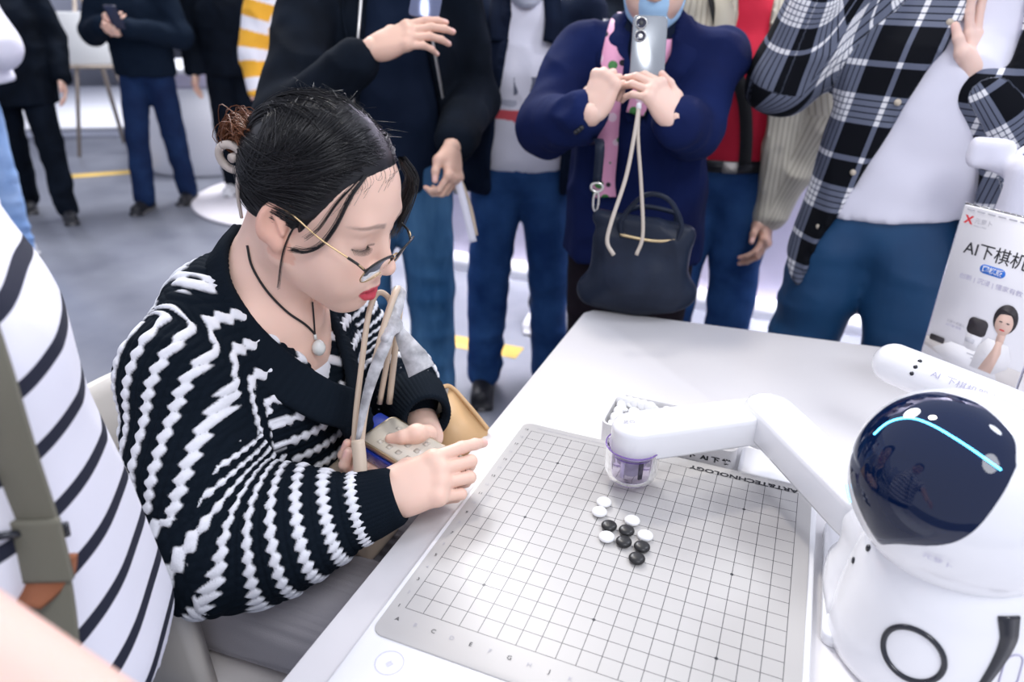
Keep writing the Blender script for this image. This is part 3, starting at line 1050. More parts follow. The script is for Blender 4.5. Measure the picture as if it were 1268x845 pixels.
# a second robot's arm lying across the table's right side
r2 = thing('robot_arm', 'white rounded tube arm crossing in front of the advert stand', 'robot arm', (.93, -.06, .75))
pa, pb = A(.523, .212, .905), A(.90, -.045, .905)
V, Q = sdf_mesh([cone(pa, pb, .032, .034, .01)], .004)
build('arm_tube', (V, Q), M_ROBOT, r2)
V, Q = sdf_mesh([cone((.93, -.06, .752), (.93, -.06, .90), .075, .055, .02), ell((.93, -.06, .905), (.06, .06, .055), .02)], .006)
build('base', (V, Q), M_ROBOT, r2)
ad = norm(pb - pa)
toc = norm(A(*CAM_POS) - pa); toc = norm(toc - ad * (toc @ ad)); sd = np.cross(ad, toc)
for k in range(3):
    build('indicator_dot', lathe([(0, .0008), (.003, .0006), (.0034, -.001)], 12, pa + ad * .043 + toc * .0322 * math.cos((k - .3) * .34) + sd * -.0322 * math.sin((k - .3) * .34), toc), M_DARK, r2)
text_mesh('AI  下棋机器人', .012, pa + ad * .068 - sd * .004, ad, -sd if False else np.cross(toc, ad), 'lettering', M_INK_LILAC, r2, lift=.0335, sx=1.2)

# advert stand
SP, SQ = A(.628, .607, .752), A(.768, .497, .752)
sx_ = norm(SQ - SP); SZ = A(0, 0, 1); sn = np.cross(sx_, SZ)
sg = thing('advert_stand', 'upright white advert card in a clear stand behind the robot', 'sign', (.70, .56, .75))
Wd_, Hd_ = .184, .325
def SG(u, v, o=0):
    return SP + sx_ * u + SZ * v + sn * o
MS = np.stack([sx_, SZ, sn], 1)
M_CARD = mat('advert_card', (.80, .79, .82), .35, coat=.3)
card = build('card', prism(rrect(Wd_, Hd_, .003, 3) + A(Wd_ / 2, Hd_ / 2), -.002, 0, M=MS, o=SP), M_CARD, sg, smooth=False)
build('clear_cover', prism(rrect(Wd_ + .006, Hd_ + .006, .003, 3) + A(Wd_ / 2, Hd_ / 2), -.0045, -.0025, M=MS, o=SP), mat('clear_acrylic', (.97, .97, 1), .03, trans=1, ior=1.3), sg, smooth=False)
build('stand_foot', prism(rrect(Wd_, .07, .004, 3) + A(Wd_ / 2, -.02), 0, .003, M=np.stack([sx_, -sn, SZ], 1), o=SP - SZ * .0015), mat('clear_foot', (.8, .8, .84), .1), sg, smooth=False)
M_RED = mat('red_print', (.70, .04, .05), .5)
M_BLUE = mat('blue_print', (.02, .17, .65), .5)
M_PSKIN = mat('print_skin', (.74, .52, .43), .5)
M_PHAIR = mat('print_hair', (.03, .025, .03), .5)
M_PWHITE = mat('print_white', (.83, .82, .84), .5)
M_PGREY = mat('print_grey', (.60, .60, .64), .5)
M_PBEIGE = mat('print_beige', (.70, .66, .64), .5)
def flat(name, poly, m, o=.0004):
    poly = np.asarray(poly, float)
    return build(name, prism(poly, o, o + .0002, M=MS, o=SP), m, card, smooth=False)
def ellp(c, rx, ry, n=28):
    t = np.linspace(0, 2 * math.pi, n, endpoint=False)
    return np.column_stack([c[0] + rx * np.cos(t), c[1] + ry * np.sin(t)])
def stxt(s, size, u, v, m, al='LEFT', bold=0.0, sx=1.0):
    return text_mesh(s, size, SG(u, v), sx_, SZ, 'lettering', m, card, al, lift=.0008, bold=bold, sx=sx)
stxt('X', .020, .008, .293, M_RED, bold=.0008)
stxt('元萝卜', .011, .026, .297, M_INK_GREY)
stxt('sense robot', .005, .026, .290, M_INK_GREY)
stxt('AI下棋机器人', .0315, .022, .238, M_INK, bold=.0002, sx=.92)
flat('pill', rrect(.046, .017, .0084, 6) + A(.083, .219), M_BLUE)
stxt('围棋版', .0125, .083, .2148, M_PWHITE, 'CENTER', bold=.0003)
stxt('创新 | 沉浸 | 懂家有教', .0115, .028, .190, M_INK_LILAC, sx=1.05)
stxt('元萝卜机器人', .006, .030, .098, M_INK_GREY)
stxt('AI下棋 陪练', .006, .030, .090, M_INK_LILAC)
flat('table_print', [(.0, .035), (.0, .055), (.184, .055), (.184, .01), (.10, .01)], M_PBEIGE, .0003)
flat('board_print', [(.018, .036), (.050, .062), (.128, .062), (.150, .020), (.060, .012)], M_PWHITE, .0006)
flat('tile_print', rrect(.030, .012, .003, 3) + A(.022, .056), M_PHAIR, .0007)
flat('robot_print', rrect(.030, .046, .010, 4) + A(.088, .083), M_PWHITE, .0007)
flat('robot_print', rrect(.036, .034, .009, 4) + A(.088, .108), M_PHAIR, .0009)
flat('robot_print', rrect(.018, .010, .003, 3) + A(.082, .078), M_PGREY, .0009)
flat('shirt_print', [(.096, .028), (.100, .075), (.112, .096), (.150, .094), (.162, .070), (.160, .050), (.140, .030)], M_PWHITE, .0010)
flat('arm_print', [(.112, .030), (.126, .078), (.128, .096), (.138, .096), (.142, .075), (.136, .030)], M_PSKIN, .0012)
flat('hair_print', ellp((.131, .140), .021, .029), M_PHAIR, .0010)
flat('neck_print', rrect(.014, .030, .004, 3) + A(.133, .105), M_PSKIN, .0011)
flat('face_print', ellp((.131, .131), .0155, .022), M_PSKIN, .0013)
flat('hair_print', [(.113, .145), (.120, .158), (.134, .162), (.148, .152), (.148, .140), (.140, .151), (.128, .150)], M_PHAIR, .0015)
for q in (-1, 1):
    flat('eye_print', ellp((.131 + q * .0065, .134), .0032, .0013, 12), M_PHAIR, .0015)
flat('mouth_print', ellp((.131, .119), .005, .0016, 12), M_RED, .0015)
for k in range(4):
    flat('caption_print', rrect(.036 - k * .006, .0022, .0008, 2) + A(.102 + k * .006, .052 - k * .007), M_PGREY, .0009)
for k in range(6):
    flat('top_print', rrect(.014, .0024, .0005, 2) + A(.014 + k * .019, .318), M_INK_GREY, .0005)
# ------------------------------------------------------------------ the seated woman
M_HAIR = mat('black_hair', (.007, .007, .009), .34, spec=.5, bump=.0)
M_HAIR_BROWN = mat('brown_hair', (.16, .055, .02), .4, spec=.5)
M_KNIT = mat('bobble_knit', (1, 1, 1), .9, attr='col', bump=.5, bscale=700, spec=.10)
M_RIB = mat('black_rib_knit', (.006, .010, .016), .9, bump=.4, bscale=600, spec=.10)
M_WHITE_TEE = mat('white_cotton', (.80, .80, .84), .85, bump=.2, bscale=500)
M_TROUSER_GREY = mat('grey_ribbed_cloth', (.36, .345, .37), .85, bump=.3, bscale=500)
M_CORD = mat('black_cord', (.01, .01, .012), .6)
M_PENDANT = mat('pendant_stone', (.72, .74, .70), .25, coat=.5)
M_CLIP = mat('clip_plastic', (.50, .44, .39), .35)
M_FRAME_BLACK = mat('black_lacquer', (.015, .013, .012), .3)
M_FRAME_GOLD = mat('gold_wire', (.62, .45, .24), .3, metal=1.0)
M_LENS = mat('lens_glass', (1, .97, .97), .02, trans=1.0, ior=1.05, spec=.35)

hero = thing('person', 'seated woman in glasses and a black and white bobble-knit cardigan, reaching over the board', 'person', (-.44, -.2, 0))
HF = A(.93421, .05878, -.35184)
HU = A(.3532, -.0145, .9354)
HD = Head((-.24, -.185, 1.165), HF, HU, 1.045)
g = HD.g

# -- body: head, neck and chest, two forearms with hands
pr = HD.prims()
pr += [cone(g(0, -.028, -.035), (-.345, -.188, 1.035), .057, .056, .03),
       cone((-.345, -.188, 1.035), (-.355, -.19, .95), .058, .065, .04),
       ell((-.318, -.19, .945), A(.060, .085, .085), .05),
       cone(g(.030, -.01, -.075), (-.285, -.205, 1.0), .016, .012, .03),
       cone((-.29, -.20, 1.0), (-.335, -.255, 1.0), .022, .03, .03), cone((-.29, -.18, 1.0), (-.335, -.125, 1.0), .022, .03, .03)]
V, Q = sdf_mesh(pr, .0024)
HERO_SKIN = (.83, .56, .445)
LIP = (.58, .055, .085)
hc = skin_cols(V, HERO_SKIN, (), HD, LIP, (.10, .06, .05))
pieces, cols = [(V, Q)], [hc]
# right hand: index stretched over the table, other fingers folded behind it
rw = Wp(468, 617, .972)
hp, tips = hand(rw, hv(.93, .30, -.16), hv(.02, .34, .92), True, 1.0,
                {0: (14, 24, 14), 1: (22, 72, 40), 2: (24, 80, 44), 3: (28, 84, 44)}, spread=(5, 1, -3, -7),
                thumb=[(-.018, .020, -.010), (-.030, .048, -.026), (-.026, .080, -.040), (-.016, .102, -.046)])
hp.append(cone(rw, (-.2, -.345, .768), .026, .034, .01))
V, Q = sdf_mesh(hp, .0018)
pieces.append((V, Q)); cols.append(skin_cols(V, HERO_SKIN, tips))
# left hand: holds the phone
lw = Wp(525, 548, 1.10)
hl, tipl = hand(lw, hv(-.80, -.42, .42), hv(-.10, -.80, -.50), False, .96,
                {0: (30, 55, 30), 1: (30, 60, 30), 2: (30, 60, 30), 3: (30, 60, 30)},
                thumb=[(-.012, -.004, -.026), (-.018, .016, -.045), (-.012, .037, -.047), (.000, .052, -.044)])
hl.append(cone(lw + A(0, .012, .004), (-.24, .0, .81), .024, .034, .012))
V, Q = sdf_mesh(hl, .0018)
pieces.append((V, Q)); cols.append(skin_cols(V, HERO_SKIN, tipl))
# hidden trunk and legs
V, Q = sdf_mesh([cone((-.46, -.2, .55), (-.38, -.19, .90), .12, .11, .05, flat=((0, 1, 0), 1.25)),
                 cone((-.37, -.33, .97), (-.31, -.40, .76), .045, .04), cone((-.31, -.40, .76), (-.2, -.345, .768), .04, .032),
                 cone((-.36, -.05, .97), (-.315, .01, .81), .045, .04), cone((-.315, .01, .81), (-.24, .0, .81), .04, .033),
                 cone((-.46, -.28, .53), (-.02, -.30, .55), .075, .06), cone((-.46, -.12, .53), (-.02, -.10, .55), .075, .06),
                 cone((-.02, -.30, .55), (-.05, -.30, .08), .055, .035), cone((-.02, -.10, .55), (-.05, -.10, .08), .055, .035),
                 cone((-.38, -.19, .88), (-.345, -.188, 1.0), .09, .05, .04)], .012)
pieces.append((V, Q)); cols.append(np.tile(HERO_SKIN, (len(V), 1)))
body = build('body', pieces, M_SKIN, hero, attrs={'col': np.concatenate(cols)})

# -- cardigan
def bone_st(P, bones, sm=.02):
    """(distance along the sleeve, distance around it) from a chain of bones"""
    S = np.zeros(len(P)); Wt = np.zeros(len(P)); best = np.full(len(P), 9.0); T = np.zeros(len(P)); acc = 0.0
    up = A(0.2, 0.3, 1.0)
    for a, b in zip(bones[:-1], bones[1:]):
        ax = b - a; ln = np.linalg.norm(ax); ax = ax / ln
        u = (P - a) @ ax
        c = np.clip(u, 0, ln)
        d = np.linalg.norm(P - a - c[:, None] * ax, axis=1)
        w = np.exp(-d / sm)
        S += w * (acc + u); Wt += w
        x = norm(up - ax * (up @ ax)); y = np.cross(ax, x)
        r = P - a
        ang = np.arctan2(r @ y, r @ x)
        m = d < best
        T[m] = ang[m] * .075; best[m] = d[m]
        acc += ln
    return S / (Wt + 1e-30), T

PER = .0350
def bobbles(s, t):
    """relief and colour of the stitch rows"""
    row = np.floor(s / PER)
    ph = s / PER - row - .5
    L = .0155
    tt = t / L + row * .37 + ph * .55
    cell = tt - np.floor(tt) - .5
    wv = .195 + .080 * np.cos(2 * math.pi * cell)
    e = np.abs(ph) / wv
    white = np.clip((1 - e) * 5, 0, 1) * np.clip((.5 - np.abs(cell)) * 30 + .45, 0, 1)
    hw = .0048 * np.sqrt(np.clip(1 - e * e, 0, 1)) * (1 - 1.6 * np.abs(cell) ** 2)
    # black rows: two courses of smaller puffs
    q = (np.abs(ph) - .22) / .28
    tb = t / .012 + np.sign(ph) * .25 + row * .61
    cb = tb - np.floor(tb) - .5
    hb = .0026 * np.clip(1 - (2 * q - 1) ** 2, 0, 1) * (1 - 2.2 * cb ** 2)
    return np.where(white > .3, hw, np.maximum(hb, 0)), white

X0, Z0S = -.205, .905
rs_b = [A(-.345, -.365, .87), A(-.300, -.405, .755), A(-.215, -.352, .768), A(-.135, -.305, .79)]
ls_b = [A(-.365, -.05, .97), A(-.325, .012, .815), A(-.240, -.028, .820), A(-.174, -.078, .829)]
sw = [cone((-.445, -.2, .60), (-.39, -.2, .84), .160, .150, .06, flat=((1, 0, 0), .80)),
      cone((-.385, -.30, .945), (-.375, -.08, .945), .078, .078, .06),
      cone((-.40, -.2, .84), (-.375, -.19, 1.0), .13, .085, .06),
      cone((-.385, -.235, .985), (-.385, -.145, .985), .075, .075, .05),
      cone((-.33, -.25, .90), (-.34, -.13, .90), .075, .075, .06),
      cone((-.36, -.2, .72), (-.34, -.2, .88), .10, .09, .06),
      cone((-.375, -.325, .93), (-.375, -.345, .82), .072, .075, .06),
      cone(rs_b[0], rs_b[1], .074, .080, .022, reg=1), cone(rs_b[1], rs_b[2], .080, .074, .03, reg=1),
      cone(rs_b[2], rs_b[3], .074, .046, .03, reg=1),
      ell((-.27, -.385, .725), A(.085, .05, .055), .04, reg=1),
      cone(ls_b[0], ls_b[1], .072, .070, .03, reg=2), cone(ls_b[1], ls_b[2], .070, .063, .03, reg=2),
      cone(ls_b[2], ls_b[3], .063, .036, .03, reg=2)]
opening = [cone((-.36, -.19, 1.14), (-.325, -.19, 1.03), .070, .064, .015, '-'),
           cone((-.325, -.19, 1.03), (-.215, -.192, .895), .064, .016, .015, '-'),
           cone((-.28, -.19, 1.07), (-.16, -.192, .91), .066, .025, .015, '-')]
V, Q = sdf_mesh(sw + opening, .008)
V = wrinkle(V, Q, .007, (7, 7, 12), 3)
V, Q = subdiv(V, Q)
V, Q = subdiv(V, Q)
dr = np.stack([np.min([pdist(q, V) for q in sw if q['reg'] == r], 0) for r in (0, 1, 2)], 1)
reg = dr.argmin(1)
reg = np.where((reg == 1) & (V[:, 0] < -.27) & (V[:, 2] > .838), 0, reg)
side = np.clip((-.285 - V[:, 1]) / .045, 0, 1); side = side * side * (3 - 2 * side)
side = np.maximum(side, np.clip((-.42 - V[:, 0]) / .06, 0, 1))
u = np.maximum(X0 - V[:, 0], 0) * side; vs = V[:, 2] - Z0S; v = np.maximum(vs, 0)
s0 = (u ** 3.5 + v ** 3.5) ** (1 / 3.5)
s0 = np.where((vs < 0) & (u < .022), vs, s0)
t0 = np.where(u > v, V[:, 2], V[:, 1])
s1, t1 = bone_st(V, rs_b)
s2, t2 = bone_st(V, ls_b)
s = np.choose(reg, [s0, s1, s2]); t = np.choose(reg, [t0, t1, t2])
hgt, wh = bobbles(s, t)
end2 = (reg == 2) & (s2 > sum(np.linalg.norm(b_ - a_) for a_, b_ in zip(ls_b[:-1], ls_b[1:])) - .024)
wh = np.where(end2, 0, wh); hgt = np.where(end2, 0, hgt)
N = vnormals(V, Q)
V = V + N * hgt[:, None]
wf = vnoise(V * 220, 5) * .05
kc = (1 - wh[:, None]) * A(.005, .009, .015) + wh[:, None] * (A(.78, .79, .83) * (1 + wf[:, None]))
build('cardigan', (V, Q), M_KNIT, hero, attrs={'col': kc})

def rib_tube(path, w, th, out, ribs=.0062, amp=.0016):
    """ribbed knit band: a flat tube with raised ribs across or along it"""
    P = smooth_path(path, 150)
    T = np.gradient(P, axis=0); ln = np.linalg.norm(T, axis=1)
    d = np.cumsum(ln); T /= ln[:, None]
    O = np.asarray(out, float)
    if O.ndim == 2:
        O = smooth_path(O, 150)
    O = np.broadcast_to(O, P.shape)
    O = O - T * (O * T).sum(1)[:, None]; O /= np.linalg.norm(O, axis=1)[:, None]
    S = np.cross(T, O)
    n = 22
    a = np.arange(n) * 2 * math.pi / n
    sx, sy = np.sign(np.cos(a)) * np.abs(np.cos(a)) ** .6, np.sign(np.sin(a)) * np.abs(np.sin(a)) ** .6
    rb = amp * np.sin(d / ribs * 2 * math.pi)
    ww = np.broadcast_to(np.asarray(w, float), (150,)) / 2
    V = P[:, None] + S[:, None] * (ww[:, None] * sx)[..., None] + O[:, None] * ((th / 2 + rb[:, None]) * sy)[..., None]
    i, j = np.meshgrid(np.arange(149), np.arange(n), indexing='ij')
    F = [np.stack([i * n + j, i * n + (j + 1) % n, (i + 1) * n + (j + 1) % n, (i + 1) * n + j], -1).reshape(-1, 4),
         np.array([list(range(n))[::-1]]), np.array([[149 * n + q for q in range(n)]])]
    return V.reshape(-1, 3), F

band_r = [(-.388, -.19, 1.098), (-.378, -.235, 1.083), (-.355, -.270, 1.045), (-.310, -.280, .995), (-.262, -.270, .948), (-.222, -.243, .905), (-.200, -.205, .868), (-.203, -.19, .80), (-.232, -.19, .70), (-.285, -.19, .60)]
out_r = [(-.8, 0, .6), (-.6, -.5, .6), (-.1, -.75, .65), (.35, -.65, .65), (.6, -.6, .5), (.8, -.45, .35), (.95, -.2, .15), (1, 0, 0), (1, 0, 0), (1, 0, 0)]
band_l = [(-.388, -.19, 1.098), (-.375, -.14, 1.085), (-.345, -.112, 1.045), (-.30, -.115, .995), (-.262, -.130, .945), (-.228, -.155, .90), (-.205, -.185, .862), (-.208, -.195, .80), (-.24, -.195, .70), (-.29, -.195, .60)]
out_l = [(-.8, 0, .6), (-.6, .5, .6), (-.1, .75, .65), (.35, .65, .65), (.6, .6, .5), (.8, .45, .35), (.95, .2, .15), (1, 0, 0), (1, 0, 0), (1, 0, 0)]
build('collar_band', [rib_tube(band_l, .052, .016, out_l)], M_RIB, hero)
build('collar_band', [rib_tube(band_r, .060, .017, out_r)], M_RIB, hero)
build('button', lathe([(0, .004), (.006, .004), (.0085, .002), (.009, 0), (0, -.002)], 18, A(-.196, -.196, .77), (1, -.1, 0)), mat('horn_button', (.05, .035, .025), .3), hero)

def cuff(a, b, ra, rb, n=40):
    """ribbed cuff around the wrist"""
    a, b = A(*a), A(*b)
    ax = norm(b - a); x = norm(np.cross(ax, A(0, 0, 1))); y = np.cross(ax, x)
    N_ = 132
    ang = np.arange(N_) * 2 * math.pi / N_
    rib = .0012 * np.cos(ang * 44)
    prof = [(0, ra * .9), (.08, ra), (.5, (ra + rb) / 2 * 1.03), (.92, rb), (1.0, rb * .93), (.97, rb * .8), (.80, rb * .75)]
    V = np.concatenate([a + (b - a) * f + (r + rib * (f < .99))[:, None] * (np.cos(ang)[:, None] * x + np.sin(ang)[:, None] * y) for f, r in prof])
    i, j = np.meshgrid(np.arange(len(prof) - 1), np.arange(N_), indexing='ij')
    F = np.stack([i * N_ + j, i * N_ + (j + 1) % N_, (i + 1) * N_ + (j + 1) % N_, (i + 1) * N_ + j], -1).reshape(-1, 4)
    return V, F
build('cuff', cuff((-.150, -.316, .785), (-.086, -.276, .809), .050, .0385), M_RIB, hero)
build('cuff', cuff((-.180, -.070, .828), (-.122, -.126, .834), .052, .039), M_RIB, hero)
# ribbed hem of the cardigan
ha = np.linspace(0, 2 * math.pi, 180, endpoint=False)
hemv = []
for f, z in ((1.02, .66), (1.03, .63), (1.0, .60), (.96, .572), (.90, .565), (.86, .58)):
    rr = f * (1 + .012 * np.cos(ha * 60))
    hemv.append(np.column_stack([-.472 + .135 * rr * np.cos(ha), -.2 + .165 * rr * np.sin(ha), np.full(180, z - .02)]))
i, j = np.meshgrid(np.arange(5), np.arange(180), indexing='ij')
build('hem_band', (np.concatenate(hemv), np.stack([i * 180 + j, i * 180 + (j + 1) % 180, (i + 1) * 180 + (j + 1) % 180, (i + 1) * 180 + j], -1).reshape(-1, 4)[:, ::-1]), M_RIB, hero)

# -- white undershirt and trousers
V, Q = sdf_mesh([ell((-.318, -.19, .875), A(.068, .125, .085), .03), cone((-.40, -.19, .70), (-.37, -.19, .88), .11, .10, .04)], .006)
build('undershirt', (V, Q), M_WHITE_TEE, hero)
V, Q = sdf_mesh([cone((-.48, -.2, .55), (-.44, -.2, .58), .15, .14, .05), cone((-.46, -.285, .55), (-.02, -.305, .575), .105, .082, .04), cone((-.46, -.115, .55), (-.02, -.095, .575), .105, .082, .04),
                 cone((-.02, -.305, .575), (-.05, -.30, .08), .085, .075, .03), cone((-.02, -.095, .575), (-.05, -.10, .08), .085, .075, .03)], .009)
V = wrinkle(V, Q, .007, (5, 14, 6), 8)
V, Q = subdiv(V, Q)
V = V + vnormals(V, Q) * (.0011 * np.sin(V[:, 1] / .0075 * 2 * math.pi))[:, None]
build('trousers', (V, Q), M_TROUSER_GREY, hero)
for y in (-.30, -.10):
    V, Q = sdf_mesh([cone((-.06, y, .045), (.07, y, .035), .04, .032, .03), cone((-.06, y, .05), (-.06, y, .1), .036, .034, .02), rbox((0, y, .012), (.12, .042, .012), .01, .01)], .007)
    build('shoe', (V, Q), M_WHITE_TEE, hero)

# -- hair: a cap on the scalp and combed strands drawn back into a clip
HC = A(0, -.006, .036)
HR = A(.073, .088, .086)
def scalp(d, off):
    """point of the hair surface in direction d (rows)"""
    d = d / np.linalg.norm(d, axis=1)[:, None]
    r = 1 / np.sqrt(((d / (HR + np.asarray(off)[..., None])) ** 2).sum(1))
    return HC + d * r[:, None]
CLIP = A(.010, -.094, .022)

def scaled(q):
    return ell(g(*q[0]), A(*q[1]) * HD.s, q[2] * HD.s, q[3], HD.R)
capp = [scaled((HC, HR + A(.0085, .010, .010), .01, '+')),
        scaled(((.0, .105, -.055), (.125, .105, .142), .006, '-')),
        scaled(((.082, -.004, -.010), (.022, .026, .040), .006, '-')), scaled(((-.082, -.004, -.010), (.022, .026, .040), .006, '-')),
        scaled(((0, .0, -.135), (.13, .15, .085), .006, '-'))]
V, Q = sdf_mesh(capp, .003)
hp_ = [(V, Q)]
rng = np.random.default_rng(3)
def strand(ctrl, off0, off1, n=22, rad=.00055):
    P = smooth_path(ctrl, n)
    f = np.linspace(0, 1, n)
    o = off0 + (off1 - off0) * np.sin(f * math.pi) ** .7
    S = scalp(P - HC, o)
    return tube(HD.G(S), rad * (1 - .3 * f), 3, cap=False)
part = smooth_path([(-.016, .072, .100), (-.014, .050, .115), (-.012, .015, .124), (-.010, -.03, .122), (-.004, -.066, .10), (.0, -.088, .07)], 200)
line_r = smooth_path([(-.010, .078, .093), (.016, .077, .091), (.038, .067, .080), (.054, .052, .058), (.064, .036, .030), (.070, .020, .004), (.073, .010, -.008)], 200)
line_l = smooth_path([(-.020, .077, .092), (-.036, .067, .084), (-.054, .052, .062), (-.064, .036, .034), (-.070, .020, .006)], 200)
nape_r = smooth_path([(.068, -.026, -.012), (.066, -.040, -.030), (.052, -.060, -.042), (.030, -.080, -.046), (0, -.088, -.048), (-.03, -.080, -.046), (-.06, -.05, -.03)], 200)
for k in range(2600):
    kind = rng.random()
    j = rng.normal(0, .0025, 3)
    end = CLIP + rng.normal(0, .012, 3) * A(1, .3, 1.6)
    lift = .011 + abs(rng.normal(0, .0022))
    if k % 9 == 0:
        p0 = A(rng.uniform(-.06, .065), rng.uniform(-.07, .02), .11)
        st = strand([p0, p0 * .55 + A(end[0], end[1], .075) * .45 + j, end], .011, lift)
    elif k % 9 == 4:
        f1 = rng.random(); p0 = part[int(rng.random() * 70)] * (1 - f1) + line_l[int(rng.random() * 120)] * f1
        st = strand([p0, A(-.050 - .02 * f1, p0[1] * .7, .100 - .03 * f1) + j, A(-.080, -.02, .06 - .03 * f1) + j, A(-.055, -.075, .045) + j, end], .009, lift)
    elif kind < .42:
        p0 = part[int(rng.random() ** 1.2 * 199)] + j * .5
        w = rng.random()
        m1 = A(.045 + .012 * w, p0[1] * .75 + .004, .112 - .020 * w) + j
        m2 = A(.078, -.005 - .04 * w + p0[1] * .25, .082 - .055 * w) + j
        m3 = A(.060, -.075, .070 - .048 * w) + j
        st = strand([p0, m1, m2, m3, end], .008, lift)
    elif kind < .66:
        p0 = line_r[int(rng.random() * 199)] + j * .6
        m1 = p0 * .8 + A(.075, -.02, p0[2] * .5) * .2 + A(.014, -.022, .004) + j
        m2 = A(.080, -.035, .45 * p0[2] + .012) + j
        m3 = A(.058, -.082, .30 * p0[2] + .025) + j
        st = strand([p0, m1, m2, m3, end], .006, lift)
    elif kind < .84:
        p0 = part[int(rng.random() ** 1.2 * 199)] + j * .5 if rng.random() < .6 else line_l[int(rng.random() * 199)] + j
        w = rng.random()
        m1 = A(-.055, p0[1] * .75, .108 - .03 * w) + j
        m2 = A(-.080, -.01 - .04 * w, .07 - .05 * w) + j
        m3 = A(-.055, -.08, .06 - .04 * w) + j
        st = strand([p0, m1, m2, m3, end], .008, lift)
    else:
        p0 = nape_r[int(rng.random() * 199)] + j
        m1 = p0 * .6 + CLIP * .4 + A(0, -.02, 0) + j
        st = strand([p0, m1, end], .006, lift)
    hp_.append(st)
# loose fly-away hairs over the crown and forehead
for k in range(70):
    p0 = part[int(rng.random() * 160)]
    d = A(rng.normal(0, .3), rng.normal(.1, .3), 1)
    q = scalp((p0 - HC)[None], np.array([.012]))[0]
    hp_.append(tube(HD.G([q, q + d * .003 + rng.normal(0, .003, 3), q + d * .006 + A(rng.normal(0, .012), rng.normal(0, .012), 0)]), .00016, 3, cap=False))
for k in range(26):
    p0 = line_r[int(rng.random() * 110)]
    q = p0 + A(0, .004, .006)
    hp_.append(tube(HD.G(smooth_path([q, q + A(.004, .008, -.008), q + A(.008 + rng.normal(0, .008), .006, -.016 + rng.normal(0, .008))], 6)), .00018, 3, cap=False))
def lock(ctrl, n, w, rad=.0006):
    for k in range(n):
        j = rng.normal(0, 1, 3) * w
        tw = np.linspace(.35, 1, len(ctrl))[:, None] * j
        hp_.append(tube(HD.G(smooth_path(np.asarray(ctrl, float) + tw, 22)), rad * np.linspace(1, .45, 22), 4, cap=False))
# the two front locks that fall beside the face, on the near and the far side
lock([(.040, .070, .083), (.060, .067, .060), (.069, .062, .022), (.073, .052, -.006), (.078, .038, -.020), (.080, .020, -.026)], 42, .0022, .00042)
lock([(.046, .064, .076), (.066, .056, .050), (.075, .046, .015), (.078, .034, -.005)], 12, .0020, .00035)
lock([(-.036, .076, .088), (-.058, .086, .062), (-.066, .084, .030), (-.064, .078, -.014)], 150, .0060)
lock([(.070, .018, .012), (.078, .014, -.010), (.080, .012, -.040), (.078, .014, -.085)], 10, .0014, .0004)
build('hair', hp_, M_HAIR, hero)
# gathered hair above the clip
bn = []
for k in range(260):
    a = rng.random() * 2 * math.pi
    o = A(.020 * math.cos(a), -.004 + .016 * math.sin(a), 0) + rng.normal(0, .003, 3)
    tip = A(.016, -.094, .066) + o * 1.1 + rng.normal(0, .006, 3)
    bn.append(tube(HD.G(smooth_path([CLIP + o * .6, A(.012, -.106, .040) + o * 1.3, tip, tip + A(rng.normal(0, .010), .024, -.006)], 12)), .0006, 3, cap=False))
build('hair_bun', bn, M_HAIR_BROWN, hero)
# claw clip
def arcpts(c, r, a0, a1, n, ax1, ax2):
    a = np.radians(np.linspace(a0, a1, n))[:, None]
    return np.asarray(c) + r * (np.cos(a) * ax1 + np.sin(a) * ax2)
c0 = A(.042, -.100, .026)
ax1, ax2 = norm(A(.25, -.9, .35)), norm(A(.1, .35, 1))
cl = [tube(HD.G(arcpts(c0, .016, 20, 380, 40, ax1, ax2)), .0052, 10, cap=True)]
cl.append(tube(HD.G(smooth_path([c0 + A(-.004, .016, .016), c0 + A(.010, .020, -.004), c0 + A(.016, .026, -.030), c0 + A(.012, .034, -.062)], 20)), .0036 * np.linspace(1, .6, 20), 8))
cl.append(tube(HD.G(smooth_path([c0 + A(-.03, .014, .016), c0 + A(-.030, .014, -.01), c0 + A(-.034, .022, -.05)], 16)), .003, 8))
cl.append(tube(HD.G([c0 + A(.006, .004, .002), c0 + A(-.045, .004, .002)]), .006, 12))
build('hair_clip', cl, M_CLIP, hero)

